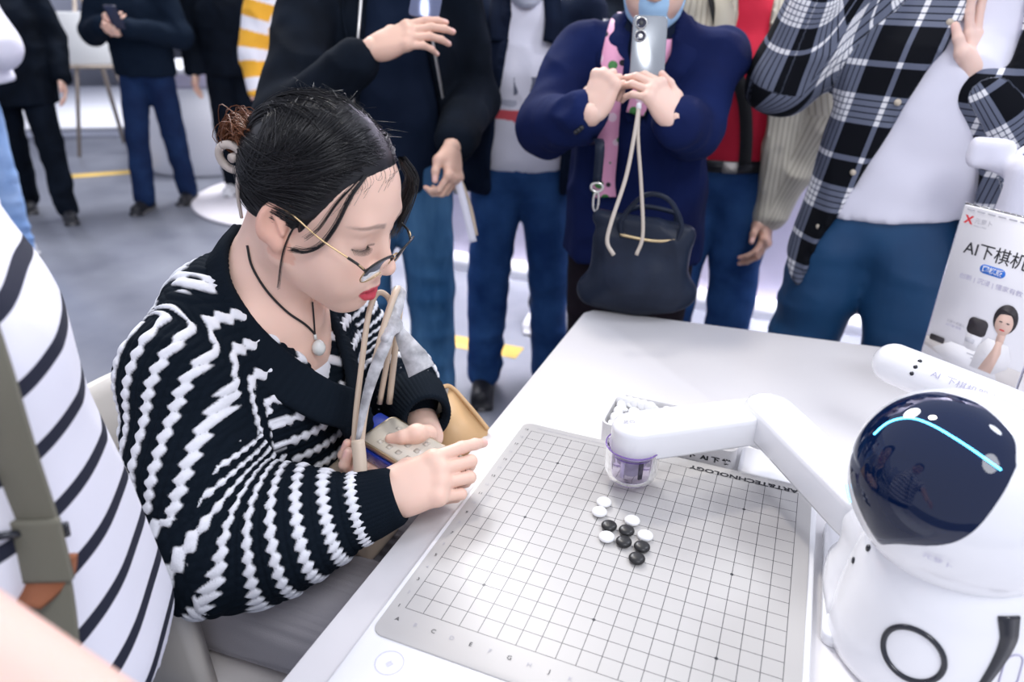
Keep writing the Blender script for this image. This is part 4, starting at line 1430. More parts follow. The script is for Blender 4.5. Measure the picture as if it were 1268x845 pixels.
# -- glasses, low on the nose
gl = []
def rim(q, n=40):
    a = np.linspace(0, 2 * math.pi, n, endpoint=False)
    rx, rz = .0270, .0185
    x = q * .0335 + rx * np.sign(np.cos(a)) * np.abs(np.cos(a)) ** .8
    z = -.024 + rz * np.sign(np.sin(a)) * np.abs(np.sin(a)) ** .85
    y = .1135 - .0050 * ((x / .05) ** 2) + (z + .024) * .30
    return np.column_stack([x, y, z])
for q in (1, -1):
    Rm = rim(q)
    rimo = build('rim', tube(HD.G(Rm), .0009, 8, closed=True), M_FRAME_GOLD, hero)
    top = Rm[1:20]
    build('brow_bar', tube(HD.G(top + A(0, .0006, .0006)), .0014, 8), M_FRAME_BLACK, rimo)
    n = len(Rm)
    Lv = np.concatenate([HD.G(Rm), [HD.G(Rm.mean(0)[None] + A(0, .0012, 0))[0]], HD.G(Rm - A(0, .0012, 0)), [HD.G(Rm.mean(0)[None])[0]]])
    fr = np.array([[i, (i + 1) % n, n] for i in range(n)])
    build('lens', (Lv, [fr, fr[:, ::-1] + n + 1]), M_LENS, rimo)
    hx = A(q * .0598, .1075, -.017)
    build('temple_arm', [tube(HD.G(smooth_path([hx, A(q * .0655, .098, -.010), A(q * .0745, .052, .002), A(q * .0790, .006, .018), A(q * .078, -.018, .010)], 24)), .0011, 8)], M_FRAME_GOLD, hero)
    build('temple_hinge', [tube(HD.G([hx + A(-q * .003, .001, .001), hx, A(q * .0655, .098, -.010), A(q * .068, .086, -.007)]), .0018, 8)], M_FRAME_BLACK, hero)
build('bridge', tube(HD.G(smooth_path([(.0085, .1135, -.017), (.004, .1150, -.0135), (-.004, .1150, -.0135), (-.0085, .1135, -.017)], 12)), .0013, 8), M_FRAME_GOLD, hero)

# lashes
for q in (1, -1):
    ls = []
    for k in range(26):
        u_ = -.95 + 1.9 * k / 25
        x = .0325 + u_ * .0165
        y = .0735 + .0163 * math.sqrt(max(0, 1 - (u_ * .93) ** 2))
        z = -.0062 - .0018 * (1 - u_ * u_)
        ls.append(tube(HD.G([(q * x, y - .001, z), (q * (x + u_ * .002), y + .0035, z - .0030), (q * (x + u_ * .004), y + .0065, z - .0035)]), [.00045, .0003, .00012], 3, cap=False))
    build('eyelash', ls, M_FRAME_BLACK, hero)

# -- necklace
def on_skin(u, v, lift=.0015):
    d = Wp(u, v, 1) - A(*CAM_POS)
    return surf(pr, A(*CAM_POS) + norm(d) * .6, d, lift=lift)
nk = [on_skin(u, v) for u, v in ((306, 304), (312, 330), (330, 360), (355, 386), (378, 402), (390, 414))]
nl = [on_skin(u, v) for u, v in ((390, 414), (389, 398), (388, 386), (387, 374))]
pend = (nk[-1] + A(0, 0, -.012))
ncord = build('necklace', [tube(smooth_path(nk, 30), .0016, 8), tube(smooth_path(nl, 24), .0012, 8)], M_CORD, hero)
build('pendant', [lathe([(0, -.011), (.006, -.010), (.0095, -.004), (.0095, .003), (.006, .009), (.002, .012), (0, .012)], 18, pend - A(-.004, 0, .008), (.1, 0, 1)),
                  tube([pend + A(0, 0, .004), pend + A(0, 0, .012)], .0022, 8)], M_PENDANT, ncord)
# ------------------------------------------------------------------ chair, bags, phone at the seated woman's place
M_CHAIR = mat('cream_shell', (.70, .66, .60), .38, coat=.2)
M_CUSH = mat('white_cushion', (.66, .63, .62), .55, bump=.08, bscale=80)
ch = thing('tub_chair', 'cream tub chair with a low curved back under the seated woman', 'chair', (-.47, -.2, 0))
def shell(r0, th, zb, zt):
    a = np.radians(np.linspace(62, 298, 72))
    rows = []
    def top(t):
        return zb + (zt - zb) * np.clip(.60 + .45 * np.cos((t - math.pi) * .62), 0, 1)
    tops = top(a)
    cs = [(0, 0), (0, .5), (0, .93), (.25, .985), (.5, 1), (.75, .985), (1, .93), (1, .5), (1, 0)]
    for o, f in cs:
        rr = r0 - th * o + .035 * np.clip(f, 0, 1)
        rows.append(np.column_stack([-.45 + rr * np.cos(a), -.2 + rr * .98 * np.sin(a), zb + (tops - zb) * f]))
    V = np.concatenate(rows)
    n = 72; m = len(cs)
    i, j = np.meshgrid(np.arange(m), np.arange(n - 1), indexing='ij')
    i2 = (i + 1) % m
    F = [np.stack([i * n + j, i2 * n + j, i2 * n + j + 1, i * n + j + 1], -1).reshape(-1, 4)[:, ::-1],
         np.array([[q * n for q in range(m)]]), np.array([[q * n + n - 1 for q in range(m)][::-1]])]
    return V, F
build('backrest', shell(.265, .035, .40, .80), M_CHAIR, ch)
V, Q = sdf_mesh([rbox((-.43, -.2, .435), (.25, .25, .045), .04, .01)], .010)
build('seat_cushion', (V, Q), M_CUSH, ch)
build('seat_base', prism(rrect(.50, .50, .16, 10) + A(-.45, -.2), .36, .405, .01), M_CHAIR, ch)
for x, y in ((-.64, -.38), (-.64, -.02), (-.26, -.38), (-.26, -.02)):
    build('leg', tube([(x, y, 0), (x * .96 - .018, y * .9 - .02, .37)], [.012, .018], 12), M_CHAIR, ch, sharp=50)

# phone in her left hand, blue notebook below it
PA, PB, PC = A(-.190, -.212, .832), A(-.158, -.148, .838), A(-.092, -.238, .822)
pl = norm(PC - PA); pw = norm((PB - PA) - pl * ((PB - PA) @ pl)); pn = np.cross(pl, pw)
if pn[2] < 0:
    pn = -pn
M_PH = mat('gold_metal', (.50, .40, .27), .3, metal=.8)
M_SCREEN = mat('pale_screen', (.62, .57, .48), .15, coat=.8)
MP = np.stack([pl, pw, np.cross(pl, pw)], 1)
ph = thing('phone', 'gold phone with a pale screen in the seated woman\'s left hand', 'phone', tuple(PA))
build('body', prism(rrect(.148, .070, .010, 5) + A(.074, .035), -.0085, 0, .0015, M=MP, o=PA), M_PH, ph, sharp=50)
scr = build('screen', prism(rrect(.142, .064, .008, 5) + A(.074, .035), 0, .0004, M=MP, o=PA), M_SCREEN, ph, smooth=False)
M_ICON = mat('screen_icon', (.46, .42, .36), .3)
icons = []
for i in range(5):
    for k in range(3):
        icons.append(prism(rrect(.009, .009, .002, 2) + A(.030 + i * .018, .016 + k * .019), .0004, .00045, M=MP, o=PA))
for ic in icons:
    build('icon', ic, M_ICON, scr, smooth=False)
M_BLUECASE = mat('blue_gloss', (.012, .035, .30), .18, coat=.6)
bk = build('blue_case', prism(rrect(.115, .075, .006, 4) + A(.045, .030), -.030, -.0105, .002, M=MP, o=PA - pl * .018 + pw * .004), M_BLUECASE, None, loc=tuple(PA), sharp=50)
tag(bk, 'glossy dark blue case held under the gold phone', 'case')

# cream handled handbag on her lap with a silk scarf tied to it
M_CREAM = mat('cream_leather', (.62, .50, .38), .42, coat=.2)
M_TAN = mat('tan_leather', (.66, .42, .21), .45, var=.12, vscale=14, bump=.06, bscale=120)
M_TAN_IN = mat('grey_lining', (.33, .29, .25), .7)
M_SILK = mat('silver_silk', (.60, .60, .62), .38, var=.55, vscale=60, sheen=.4, bump=.2, bscale=200)
hb = thing('handbag', 'cream handbag standing in the seated woman\'s lap, two tall looped handles', 'bag', (-.20, -.17, .62))
V, Q = sdf_mesh([rbox((-.205, -.15, .70), (.045, .10, .075), .02, .01)], .006)
build('bag_body', (V, Q), M_CREAM, hb)
h1 = smooth_path([Wp(437, 585, 1.02), Wp(440, 520, 1.02), Wp(448, 450, 1.02), Wp(456, 392, 1.02), Wp(465, 366, 1.025), Wp(476, 364, 1.03), Wp(484, 380, 1.04), Wp(482, 430, 1.07), Wp(470, 500, 1.10)], 50)
h2 = smooth_path([Wp(446, 600, 1.00), Wp(449, 530, 1.01), Wp(462, 460, 1.01), Wp(474, 410, 1.01), Wp(486, 372, 1.015), Wp(493, 358, 1.03), Wp(497, 366, 1.05), Wp(492, 410, 1.07), Wp(482, 500, 1.10)], 50)
build('handle', tube(h1, .0042, 10), M_CREAM, hb)
build('handle', tube(h2, .0048, 10), M_CREAM, hb)
st_ = smooth_path([Wp(443, 545, .985), Wp(446, 575, .98), Wp(447, 602, .975)], 12)
build('strap', ribbon(st_, _right, .018, .004), M_CREAM, hb)
sc = thing('silk_scarf', 'silvery patterned silk scarf knotted round the handbag handle, tails hanging', 'scarf', tuple(Wp(495, 395, 1.03)))
def tail(px, ws, th=.003, nm='tail'):
    P = smooth_path(px, 30)
    V, F = ribbon(P, _right, np.interp(np.linspace(0, 1, 30), np.linspace(0, 1, len(ws)), ws), th)
    V = V + (np.sin(np.repeat(np.linspace(0, 9, 30), 4)) * .002)[:, None] * np.array(_fwd)
    build(nm, (V, F), M_SILK, sc)
V, Q = sdf_mesh([cone(Wp(494, 362, 1.035), Wp(487, 396, 1.025), .009, .010, .004), ell(Wp(488, 402, 1.02), A(.012, .011, .011), .004), cone(Wp(488, 402, 1.02), Wp(478, 420, 1.005), .010, .006, .005)], .0018)
V = wrinkle(V, Q, .0022, (120, 120, 60), 4)
build('knot', (V, Q), M_SILK, sc)
tail([Wp(489, 402, 1.02), Wp(500, 420, 1.02), Wp(512, 440, 1.02), Wp(522, 460, 1.02)], [.010, .022, .034, .040])
tail([Wp(487, 402, 1.018), Wp(478, 425, 1.0), Wp(464, 460, 1.0), Wp(452, 500, 1.0), Wp(443, 545, .995)], [.010, .015, .016, .012, .006])

tn_ = thing('tan_bag', 'tan leather bag standing beyond the woman\'s left arm beside the table', 'bag', (-.17, .08, .62))
q0, q1, q2, q3, q4 = Wp(525, 500, 1.17), Wp(557, 479, 1.22), Wp(604, 532, 1.22), Wp(600, 575, 1.20), Wp(520, 580, 1.17)
th_ = np.array(_fwd) * .05
poly_f = np.array([q0, q1, q2, q3, q4])
low = poly_f.copy()
Vb = np.concatenate([poly_f, poly_f + th_ + A(0, 0, -.03)])
Fb = [np.array([[0, 1, 2, 3, 4][::-1], [5, 6, 7, 8, 9]])] + [np.array([[i, (i + 1) % 5, 5 + (i + 1) % 5, 5 + i] for i in range(5)])]
build('bag_body', (Vb, Fb), M_TAN, tn_, smooth=False)
build('bag_fold', tube(smooth_path([q0 + A(0, 0, .001), (q0 + q1) / 2 + A(0, 0, .006), q1, (q1 + q2) / 2 + A(0, 0, .004), q2], 30), .004, 8), M_TAN, tn_)
q5 = Wp(530, 520, 1.165)
build('gusset', (np.array([q0 + A(0, -.002, .002), q1 + A(0, -.002, .0), Wp(548, 510, 1.18), q5]), np.array([[0, 3, 2, 1]])), M_TAN_IN, tn_, smooth=False)
# ------------------------------------------------------------------ standing people
M_DARKHAIR = mat('dark_hair', (.012, .010, .010), .5, bump=.4, bscale=250)
M_JEANS = mat('blue_denim', (.012, .045, .155), .8, spec=.15, col2=(.035, .105, .28), vscale=7, bump=.25, bscale=600)
M_JEANS_DK = mat('dark_denim', (.008, .018, .060), .85, spec=.15, col2=(.013, .034, .10), vscale=6, bump=.2, bscale=600)
M_JEANS_MID = mat('washed_denim', (.022, .085, .20), .8, spec=.15, col2=(.085, .21, .38), vscale=6, bump=.25, bscale=600, stretch=(1.6, 1.6, .5))
M_JEANS_LT = mat('light_denim', (.20, .34, .62), .85, col2=(.32, .46, .72), vscale=7, bump=.2, bscale=500)
M_BLACKCLOTH = mat('black_cloth', (.004, .006, .010), .9, bump=.2, bscale=500, col2=(.007, .011, .019), vscale=8, spec=.08)
M_BLACKTEE = mat('faded_black_cotton', (.006, .012, .028), .9, spec=.08, col2=(.014, .022, .045), vscale=5, bump=.2, bscale=500)
M_NAVY = mat('navy_wool', (.006, .010, .048), .85, col2=(.008, .017, .080), vscale=5, bump=.25, bscale=700, spec=.10)
M_NAVY_DK = mat('dark_navy_cotton', (.005, .008, .020), .85, spec=.08, col2=(.009, .016, .036), vscale=6, bump=.2, bscale=500)
M_TEE = mat('white_tee', (.78, .77, .86), .85, bump=.2, bscale=400)
M_RED_TEE = mat('red_tee', (.66, .012, .045), .8, bump=.2, bscale=400, var=.15)
M_SHOE_DK = mat('dark_shoe', (.012, .012, .016), .5, bump=.2, bscale=150)
M_SHOE_WT = mat('white_shoe', (.72, .72, .74), .5)
M_SOLE = mat('shoe_sole', (.20, .19, .19), .7)
M_MASK = mat('face_mask', (.72, .76, .88), .8, bump=.15, bscale=200)
M_MASK_BLUE = mat('blue_face_mask', (.42, .66, .90), .8, bump=.15, bscale=200)
M_SILVER = mat('silver_metal', (.70, .68, .64), .28, metal=1.0)
M_BELT = mat('black_leather', (.010, .011, .016), .38, coat=.3)
M_BLACK_STRAP = mat('black_webbing', (.010, .010, .012), .8, bump=.3, bscale=700)
M_PHONE_DK = mat('dark_phone', (.02, .022, .05), .2, coat=.6)

class Stand:
    """a standing figure; local axes r (the person's right), f (forward), u (up)"""
    def __init__(self, o, fa, h, label, name='person', lean=(0, 0), step=(0, 0), spread=.10):
        self.o = A(o[0], o[1], 0)
        self.F = A(math.cos(fa), math.sin(fa), 0)
        self.Rv = A(math.sin(fa), -math.cos(fa), 0)
        self.h = h
        self.fa = fa
        self.lean = lean
        self.step, self.spread = step, spread
        self.B = np.stack([self.Rv, self.F, A(0, 0, 1)], 1)
        self.t = thing(name, label, 'person', tuple(self.o))
    def p(self, r, f, u):
        k = max(0, u - .5 * self.h)
        return self.o + self.Rv * (r + self.lean[0] * k) + self.F * (f + self.lean[1] * k) + A(0, 0, u)
    def loc(self, P):
        L = (P - self.o) @ self.B
        k = np.maximum(0, L[:, 2] - .5 * self.h)
        L = L.copy()
        L[:, 0] -= self.lean[0] * k; L[:, 1] -= self.lean[1] * k
        return L
    def head(self, tilt=18, turn=0, s=1.0):
        a, b = math.radians(tilt), math.radians(turn)
        d = self.Rv * math.sin(b) + self.F * math.cos(b)
        fw = d * math.cos(a) - A(0, 0, 1) * math.sin(a)
        c = self.p(0, .035, self.h * .93 - .01)
        self.H = Head(c, fw, (0, 0, 1), s)
        return self.H
    def body(self, arms, hands=(), skin=SKIN, tilt=18, turn=0, hs=1.0):
        H = self.head(tilt, turn)
        h = self.h
        pr = [q for q in H.prims()]
        pr += [cone(H.g(0, -.03, -.05), self.p(0, -.01, .835 * h), .056, .060, .03), ell(self.p(0, -.008, .80 * h), A(.07, .06, .04), .04)]
        V, Q = sdf_mesh(pr, .0055)
        ps, cs = [(V, Q)], [skin_cols(V, skin, (), H, tuple(c * .8 for c in skin), (.05, .035, .03))]
        co = [cone(self.p(0, 0, .53 * h), self.p(0, -.005, .74 * h), .085, .085, .05, flat=(self.Rv, 1.35)), cone(self.p(0, -.005, .74 * h), self.p(0, -.012, .80 * h), .08, .05, .05), cone(self.p(-.13, -.01, .79 * h), self.p(.13, -.01, .79 * h), .038, .038, .03)]
        for sg_ in (-1, 1):
            st, sp_ = self.step[(sg_ + 1) // 2], self.spread
            kn = self.p(sg_ * (.085 + sp_) / 2 * 1.06, .015 + st * .45, .285 * h)
            co.append(cone(self.p(sg_ * .08, 0, .5 * h), kn, .070, .046, .03))
            co.append(cone(kn, self.p(sg_ * sp_, st - .005, .05 * h), .046, .034, .02))
        for sh, el, wr in arms:
            co += chain([sh, el, wr], [.045, .038, .028], .02)
        V, Q = sdf_mesh(co, .014)
        ps.append((V, Q)); cs.append(np.tile(skin, (len(V), 1)))
        for pr_, tips in hands:
            V, Q = sdf_mesh(pr_, .0026)
            ps.append((V, Q)); cs.append(skin_cols(V, skin, tips))
        return build('body', ps, M_SKIN, self.t, attrs={'col': np.concatenate(cs)})
    def hair(self, m=None, long=False):
        H = self.H
        s = H.s
        def S(c, r, k, op):
            return ell(H.g(*c), A(*r) * s, k * s, op, H.R)
        pr = [S(HC, HR + A(.012, .014, .016), .01, '+'), S((0, .115, -.05), (.125, .105, .130), .01, '-'),
              S((.082, -.004, -.01), (.022, .026, .04), .006, '-'), S((-.082, -.004, -.01), (.022, .026, .04), .006, '-')]
        if long:
            pr.append(cone(H.g(0, -.085, .02), H.g(0, -.095, -.14), .06 * s, .045 * s, .03))
        else:
            pr.append(S((0, 0, -.14), (.13, .15, .085), .006, '-'))
        V, Q = sdf_mesh(pr, .006)
        V = wrinkle(V, Q, .004, (60, 60, 25), 2)
        return build('hair', (V, Q), m or M_DARKHAIR, self.t)
    def mask(self, m):
        H = self.H
        rows = []
        nx, nz = 25, 9
        for k in range(nz):
            z = -.018 - .098 * k / (nz - 1)
            for i in range(nx):
                a = (i / (nx - 1) * 2 - 1)
                x = .074 * a
                bul = .112 - .012 * abs(k / (nz - 1) - .35)
                y = bul - .085 * abs(a) ** 2.2 - (.012 if k == nz - 1 else 0) + .0015 * math.sin(k * 2.2)
                rows.append((x * (1 - .18 * (k / (nz - 1)) ** 2), y, z))
        G_ = H.G(np.array(rows)); G2 = H.G(np.array(rows) - A(0, .003, 0))
        i, k = np.meshgrid(np.arange(nx - 1), np.arange(nz - 1), indexing='ij')
        q = np.stack([k * nx + i, k * nx + i + 1, (k + 1) * nx + i + 1, (k + 1) * nx + i], -1).reshape(-1, 4)
        mo = build('face_mask', [(G_, q[:, ::-1]), (G2, q)], m, self.t)
        for sg_ in (-1, 1):
            build('ear_loop', tube(H.G(smooth_path([(sg_ * .070, .032, -.03), (sg_ * .080, -.008, .018), (sg_ * .084, -.022, -.004), (sg_ * .079, -.004, -.035), (sg_ * .066, .035, -.085)], 20)), .0014, 6), m, mo)
    def trousers(self, m, wid=1.0, top=.60, feet=.04, sd=1, amp=.009, scale=(8, 8, 13), sh=.012, attrs=None):
        h, step, spread = self.h, self.step, self.spread
        pr = [ell(self.p(0, 0, .53 * h), A(.160, .112, .095), .05, R=self.B), cone(self.p(0, 0, .54 * h), self.p(0, 0, top * h), .092, .080, .04, flat=(self.Rv, 1.5))]
        self.feet = []
        for sg_, st in ((-1, step[0]), (1, step[1])):
            hip, kn, an = self.p(sg_ * .085, 0, .49 * h), self.p(sg_ * (.085 + spread) / 2 * 1.06, .015 + st * .45, .285 * h), self.p(sg_ * spread, st, feet * h + .01)
            pr += [cone(hip, kn, .092 * wid, .072 * wid, .035), cone(kn, an, .072 * wid, .064 * wid, .02)]
            self.feet.append((sg_ * spread, st))
        V, Q = sdf_mesh(pr, sh)
        L = self.loc(V)
        V = wrinkle(V, Q, amp, scale, sd, mask=np.clip(1.3 - L[:, 2] / (.6 * h), .35, 1))
        V, Q = subdiv(V, Q)
        return build('trousers', (V, Q), m, self.t)
    def shoes(self, m, only=None, sole=None):
        for i, (r, f) in enumerate(self.feet):
            if only is not None and i not in only:
                continue
            V, Q = sdf_mesh([cone(self.p(r, f - .05, .05), self.p(r * 1.12, f + .13, .035), .042, .036, .03), cone(self.p(r, f - .04, .05), self.p(r, f - .03, .10), .042, .042, .03),
                             rbox(self.p(r * 1.05, f + .04, .012), A(.044, .135, .012), .01, .01, R=self.B)], .008)
            so = build('shoe', (V, Q), m, self.t)
            build('sole', prism(rrect(.088, .270, .042, 6), 0.001, .016, M=self.B, o=self.p(r * 1.05, f + .04, 0)), sole or M_SOLE, so)
    def torso(self, lo, w=.175, d=.12, sh=.19, lowr=1.0, reg=0):
        """primitives of a top: hem at height lo (m)"""
        h = self.h
        return [cone(self.p(0, 0, lo), self.p(0, .005, .72 * h), d * lowr, d * 1.04, .04, flat=(self.Rv, w / d), reg=reg),
                cone(self.p(0, .0, .72 * h), self.p(0, -.005, .80 * h), d * 1.0, d * .72, .04, flat=(self.Rv, w / d * 1.05), reg=reg),
                cone(self.p(-sh + .06, -.005, .803 * h), self.p(sh - .06, -.005, .803 * h), .062, .062, .06, reg=reg),
                cone(self.p(0, -.01, .80 * h), self.p(0, 0, .855 * h), .085, .064, .04, reg=reg)]
    def sleeve(self, sh, el, wr, r=(.072, .064, .052), reg=1, k=.025):
        return [cone(sh, el, r[0], r[1], k, reg=reg), cone(el, wr, r[1], r[2], .03, reg=reg)]
    def cloth(self, name, prims, m, h=.010, amp=.008, scale=(9, 9, 9), sd=1, cut=None, sub=1, attrs=None, low=None, after=()):
        """a garment; low cuts it level at that height; sleeves in after stay uncut"""
        prims, after = list(prims), list(after)
        def c(P, D):
            if low is not None:
                L = self.loc(P)
                D = np.maximum(D, low - L[:, 2]) if np.ndim(low) == 0 else np.maximum(D, low[0] + low[1] * L[:, 0] - L[:, 2])
            if cut is not None:
                D = cut(self.loc(P), D)
            if after:
                m = D < 99
                for q in after:
                    D = combine(D, pdist(q, P), q['k'], '+')
            return D
        V, Q = sdf_mesh(prims, h, cut=c if (low is not None or cut is not None) else None, extra=after)
        V = wrinkle(V, Q, amp, scale, sd)
        for _ in range(sub):
            V, Q = subdiv(V, Q)
        at = attrs(V, Q) if attrs else None
        return build(name, (V, Q), m, self.t, attrs=at)

def phone(name, label, c, up, nrm, size=(.073, .156, .0085), m=None, lens=None, group=None):
    """a phone whose back faces nrm"""
    up = norm(up); nrm = np.asarray(nrm, float); nrm = norm(nrm - up * (nrm @ up))
    M = np.stack([np.cross(up, nrm), up, nrm], 1)
    t = thing(name, label, 'phone', tuple(c), group=group)
    build('body', prism(rrect(size[0], size[1], .010, 5), -size[2] / 2, size[2] / 2, .0018, M=M, o=c), m, t, sharp=50)
    build('screen', prism(rrect(size[0] - .005, size[1] - .005, .008, 4), -size[2] / 2 - .0006, -size[2] / 2, M=M, o=c), M_PHONE_DK, t, smooth=False)
    if lens:
        for x, y, r in lens:
            q = c + M @ A(x, y, size[2] / 2)
            lo = build('camera_lens', lathe([(r, -.001), (r, .0018), (r * .92, .0024), (r * .80, .0022), (r * .78, .0010), (0, .0010)], 24, q, nrm), M_PHONE_DK, t)
            build('lens_ring', lathe([(r * .99, .0016), (r * 1.02, .0026), (r * .90, .0027)], 24, q, nrm), M_SILVER, lo)
            build('lens_glass', lathe([(0, .0016), (r * .35, .0015), (r * .42, .0011)], 16, q, nrm), M_SILVER if y < .045 else M_BELT, lo)
    return t

FACE_CAM = lambda o: math.atan2(-.957 - o[1], .34 - o[0])

# ---- man in an open black hoodie taking a picture
o8 = (-.85, 1.02)
P8 = Stand(o8, math.radians(-58), 1.78, 'man in an open black zip jacket and washed jeans, holding up a phone', spread=.11)
p8w = Wp(460, 60, 1.72)
e8 = Wp(352, 160, 1.80)
sh8r, sh8l = P8.p(.19, 0, 1.44), P8.p(-.19, 0, 1.44)
# hand that holds the phone: it is the man's right one, seen from its back
h8, t8 = hand(p8w, hv(.92, .28, .10), hv(-.1, .35, .93), True, 1.10, {0: (10, 20, 12), 1: (12, 22, 14), 2: (16, 26, 16), 3: (20, 30, 20)}, spread=(5, 1, -2, -5), thumb=[(-.02, .02, -.01), (-.045, .045, -.02), (-.050, .075, -.03), (-.040, .10, -.035)])
w8l = Wp(560, 182, 1.93)
e8l = P8.p(-.255, -.02, 1.12)
h8b, t8b = hand(w8l, hv(.05, -.95, .1), hv(.85, .1, .45), False, 1.0, {0: (40, 55, 30), 1: (44, 58, 30), 2: (46, 60, 30), 3: (48, 60, 30)})
P8.body([(sh8r, e8, p8w), (sh8l, e8l, w8l)], [(h8, t8), (h8b, t8b)], skin=(.74, .47, .36))
P8.hair()
P8.trousers(M_JEANS_MID, 1.06, sd=11)
P8.shoes(M_SHOE_DK)
tp = P8.torso(.83, .165, .112, .19)
P8.cloth('shirt', tp, M_BLACKTEE, amp=.006, sd=4, low=.86)
jk = P8.torso(.84, .195, .140, .215)
slv = P8.sleeve(sh8r, e8, p8w + norm(e8 - p8w) * .055, (.080, .074, .054)) + P8.sleeve(sh8l, e8l, w8l + norm(e8l - w8l) * .05, (.080, .074, .054))
def cut8(L, D):
    r0 = -.022 + .10 * (1.25 - L[:, 2]) * -.2
    w = .062 + .085 * np.clip((1.45 - L[:, 2]) / .5, 0, 1)
    slot = np.maximum(np.abs(L[:, 0] - r0) - w, .0 - L[:, 1])
    return np.maximum(D, -slot)
P8.cloth('jacket', jk, M_BLACKCLOTH, amp=.010, sd=6, low=.85, cut=cut8, after=slv)
for sg_ in (-1, 1):
    pts = []
    for u in (1.42, 1.30, 1.18, 1.06, .95, .87):
        r0 = -.022 + .10 * (1.25 - u) * -.2
        w = .062 + .085 * min(max((1.45 - u) / .5, 0), 1)
        pts.append(surf(jk, P8.p(r0 + sg_ * (w + .012), .5, u), -P8.F, lift=.006))
    zp = build('zip', ribbon(smooth_path(pts, 50), P8.Rv, .008, .004), M_SILVER, P8.t)
    if sg_ < 0:
        build('zip_pull', [lathe([(0, .016), (.006, .014), (.007, 0), (.005, -.014), (0, -.018)], 12, pts[-1] - A(0, 0, .012))], M_SILVER, zp)
dc = smooth_path([surf(jk, P8.p(.10, .5, 1.44), -P8.F, lift=.008), surf(jk, P8.p(.115, .5, 1.36), -P8.F, lift=.010), surf(jk, P8.p(.105, .5, 1.27), -P8.F, lift=.010)], 16)
dco = build('drawcord', tube(dc, .004, 8), M_BLACKCLOTH, P8.t)
build('cord_tip', tube([dc[-1], dc[-1] - A(0, 0, .022)], .0052, 8), M_SILVER, dco)
phone('phone', 'dark phone held up by the man in the open black jacket', Wp(531, -16, 1.755), hv(.18, 1, .0), hv(.15, .1, 1), m=mat('blue_grey_glass', (.16, .18, .28), .15, metal=.6), lens=[(-.018, .058, .011), (-.018, .034, .011)])
ln = thing('lanyard', 'white paper lanyard hanging from the fingers of the man in the black jacket', 'lanyard', tuple(Wp(575, 230, 1.93)))
build('strap', ribbon(smooth_path([Wp(566, 222, 1.93), Wp(574, 250, 1.94), Wp(580, 275, 1.95), Wp(586, 300, 1.96)], 20), CR, .020, .002), M_TEE, ln)
build('strap', ribbon(smooth_path([Wp(570, 222, 1.94), Wp(582, 255, 1.97), Wp(590, 292, 1.98)], 20), CR, .010, .002), M_CREAM, ln)

# ---- man in a dark jacket over a printed white tee
o9 = (-.575, 1.42)
P9 = Stand(o9, math.radians(-68), 1.64, 'masked man in an open dark navy jacket over a printed white tee', step=(.0, .03), spread=.125)
sh9 = [P9.p(s_ * .185, 0, 1.35) for s_ in (1, -1)]
el9 = [P9.p(s_ * .27, -.03, 1.08) for s_ in (1, -1)]
wr9 = [P9.p(s_ * .22, .06, .86) for s_ in (1, -1)]
P9.body([(sh9[i], el9[i], wr9[i]) for i in (0, 1)], skin=(.60, .36, .25), tilt=20)
P9.hair(); P9.mask(M_MASK)
P9.trousers(M_JEANS, 1.0, sd=21)
P9.shoes(M_SHOE_DK)
tee9 = P9.torso(.86, .165, .116, .18)
def tee9_attr(V, Q):
    L = P9.loc(V)
    c = np.tile(A(.76, .75, .84), (len(V), 1))
    front = L[:, 1] > .02
    n = vnoise(np.column_stack([L[:, 0] * 26, L[:, 1] * 5, L[:, 2] * 30]), 3)
    z, x = L[:, 2], L[:, 0]
    band = (np.abs(z - 1.055) < .022) & (np.abs(x) < .10) & (n > -.35) & front
    c[band] = A(.70, .10, .12)
    palm = (np.abs(z - 1.13) < .05) & (np.abs(x + .03) < .065) & (n > .22) & front
    c[palm] = A(.13, .14, .20)
    grey = (np.abs(z - 1.09) < .018) & (np.abs(x) < .09) & (n < -.30) & front
    c[grey] = A(.45, .46, .55)
    return {'col': c}
M_PRINTTEE = mat('printed_tee', (.78, .77, .86), .85, attr='col')
P9.cloth('shirt', tee9, M_PRINTTEE, amp=.006, sd=14, low=.875, attrs=tee9_attr, sub=2)
jk9 = P9.torso(.80, .20, .142, .215)
sl9 = P9.sleeve(sh9[0], el9[0], wr9[0], (.078, .070, .058)) + P9.sleeve(sh9[1], el9[1], wr9[1], (.078, .070, .058))
def cut9(L, D):
    w = .060 + .060 * np.clip((1.34 - L[:, 2]) / .4, 0, 1)
    return np.maximum(D, -np.maximum(np.abs(L[:, 0] + .01) - w, -L[:, 1]))
P9.cloth('jacket', jk9, M_NAVY_DK, amp=.009, sd=16, low=.80, cut=cut9, after=sl9)
for sg_ in (-1, 1):
    pts = [surf(jk9, P9.p(sg_ * w_, .5, u), -P9.F, lift=.006) for w_, u in ((.080, 1.40), (.085, 1.34), (.080, 1.28))]
    build('collar', ribbon(smooth_path([P9.p(sg_ * .055, -.06, 1.45), P9.p(sg_ * .075, .02, 1.44)] + pts, 24), P9.Rv + P9.F * .4, .055, .008), M_NAVY_DK, P9.t)

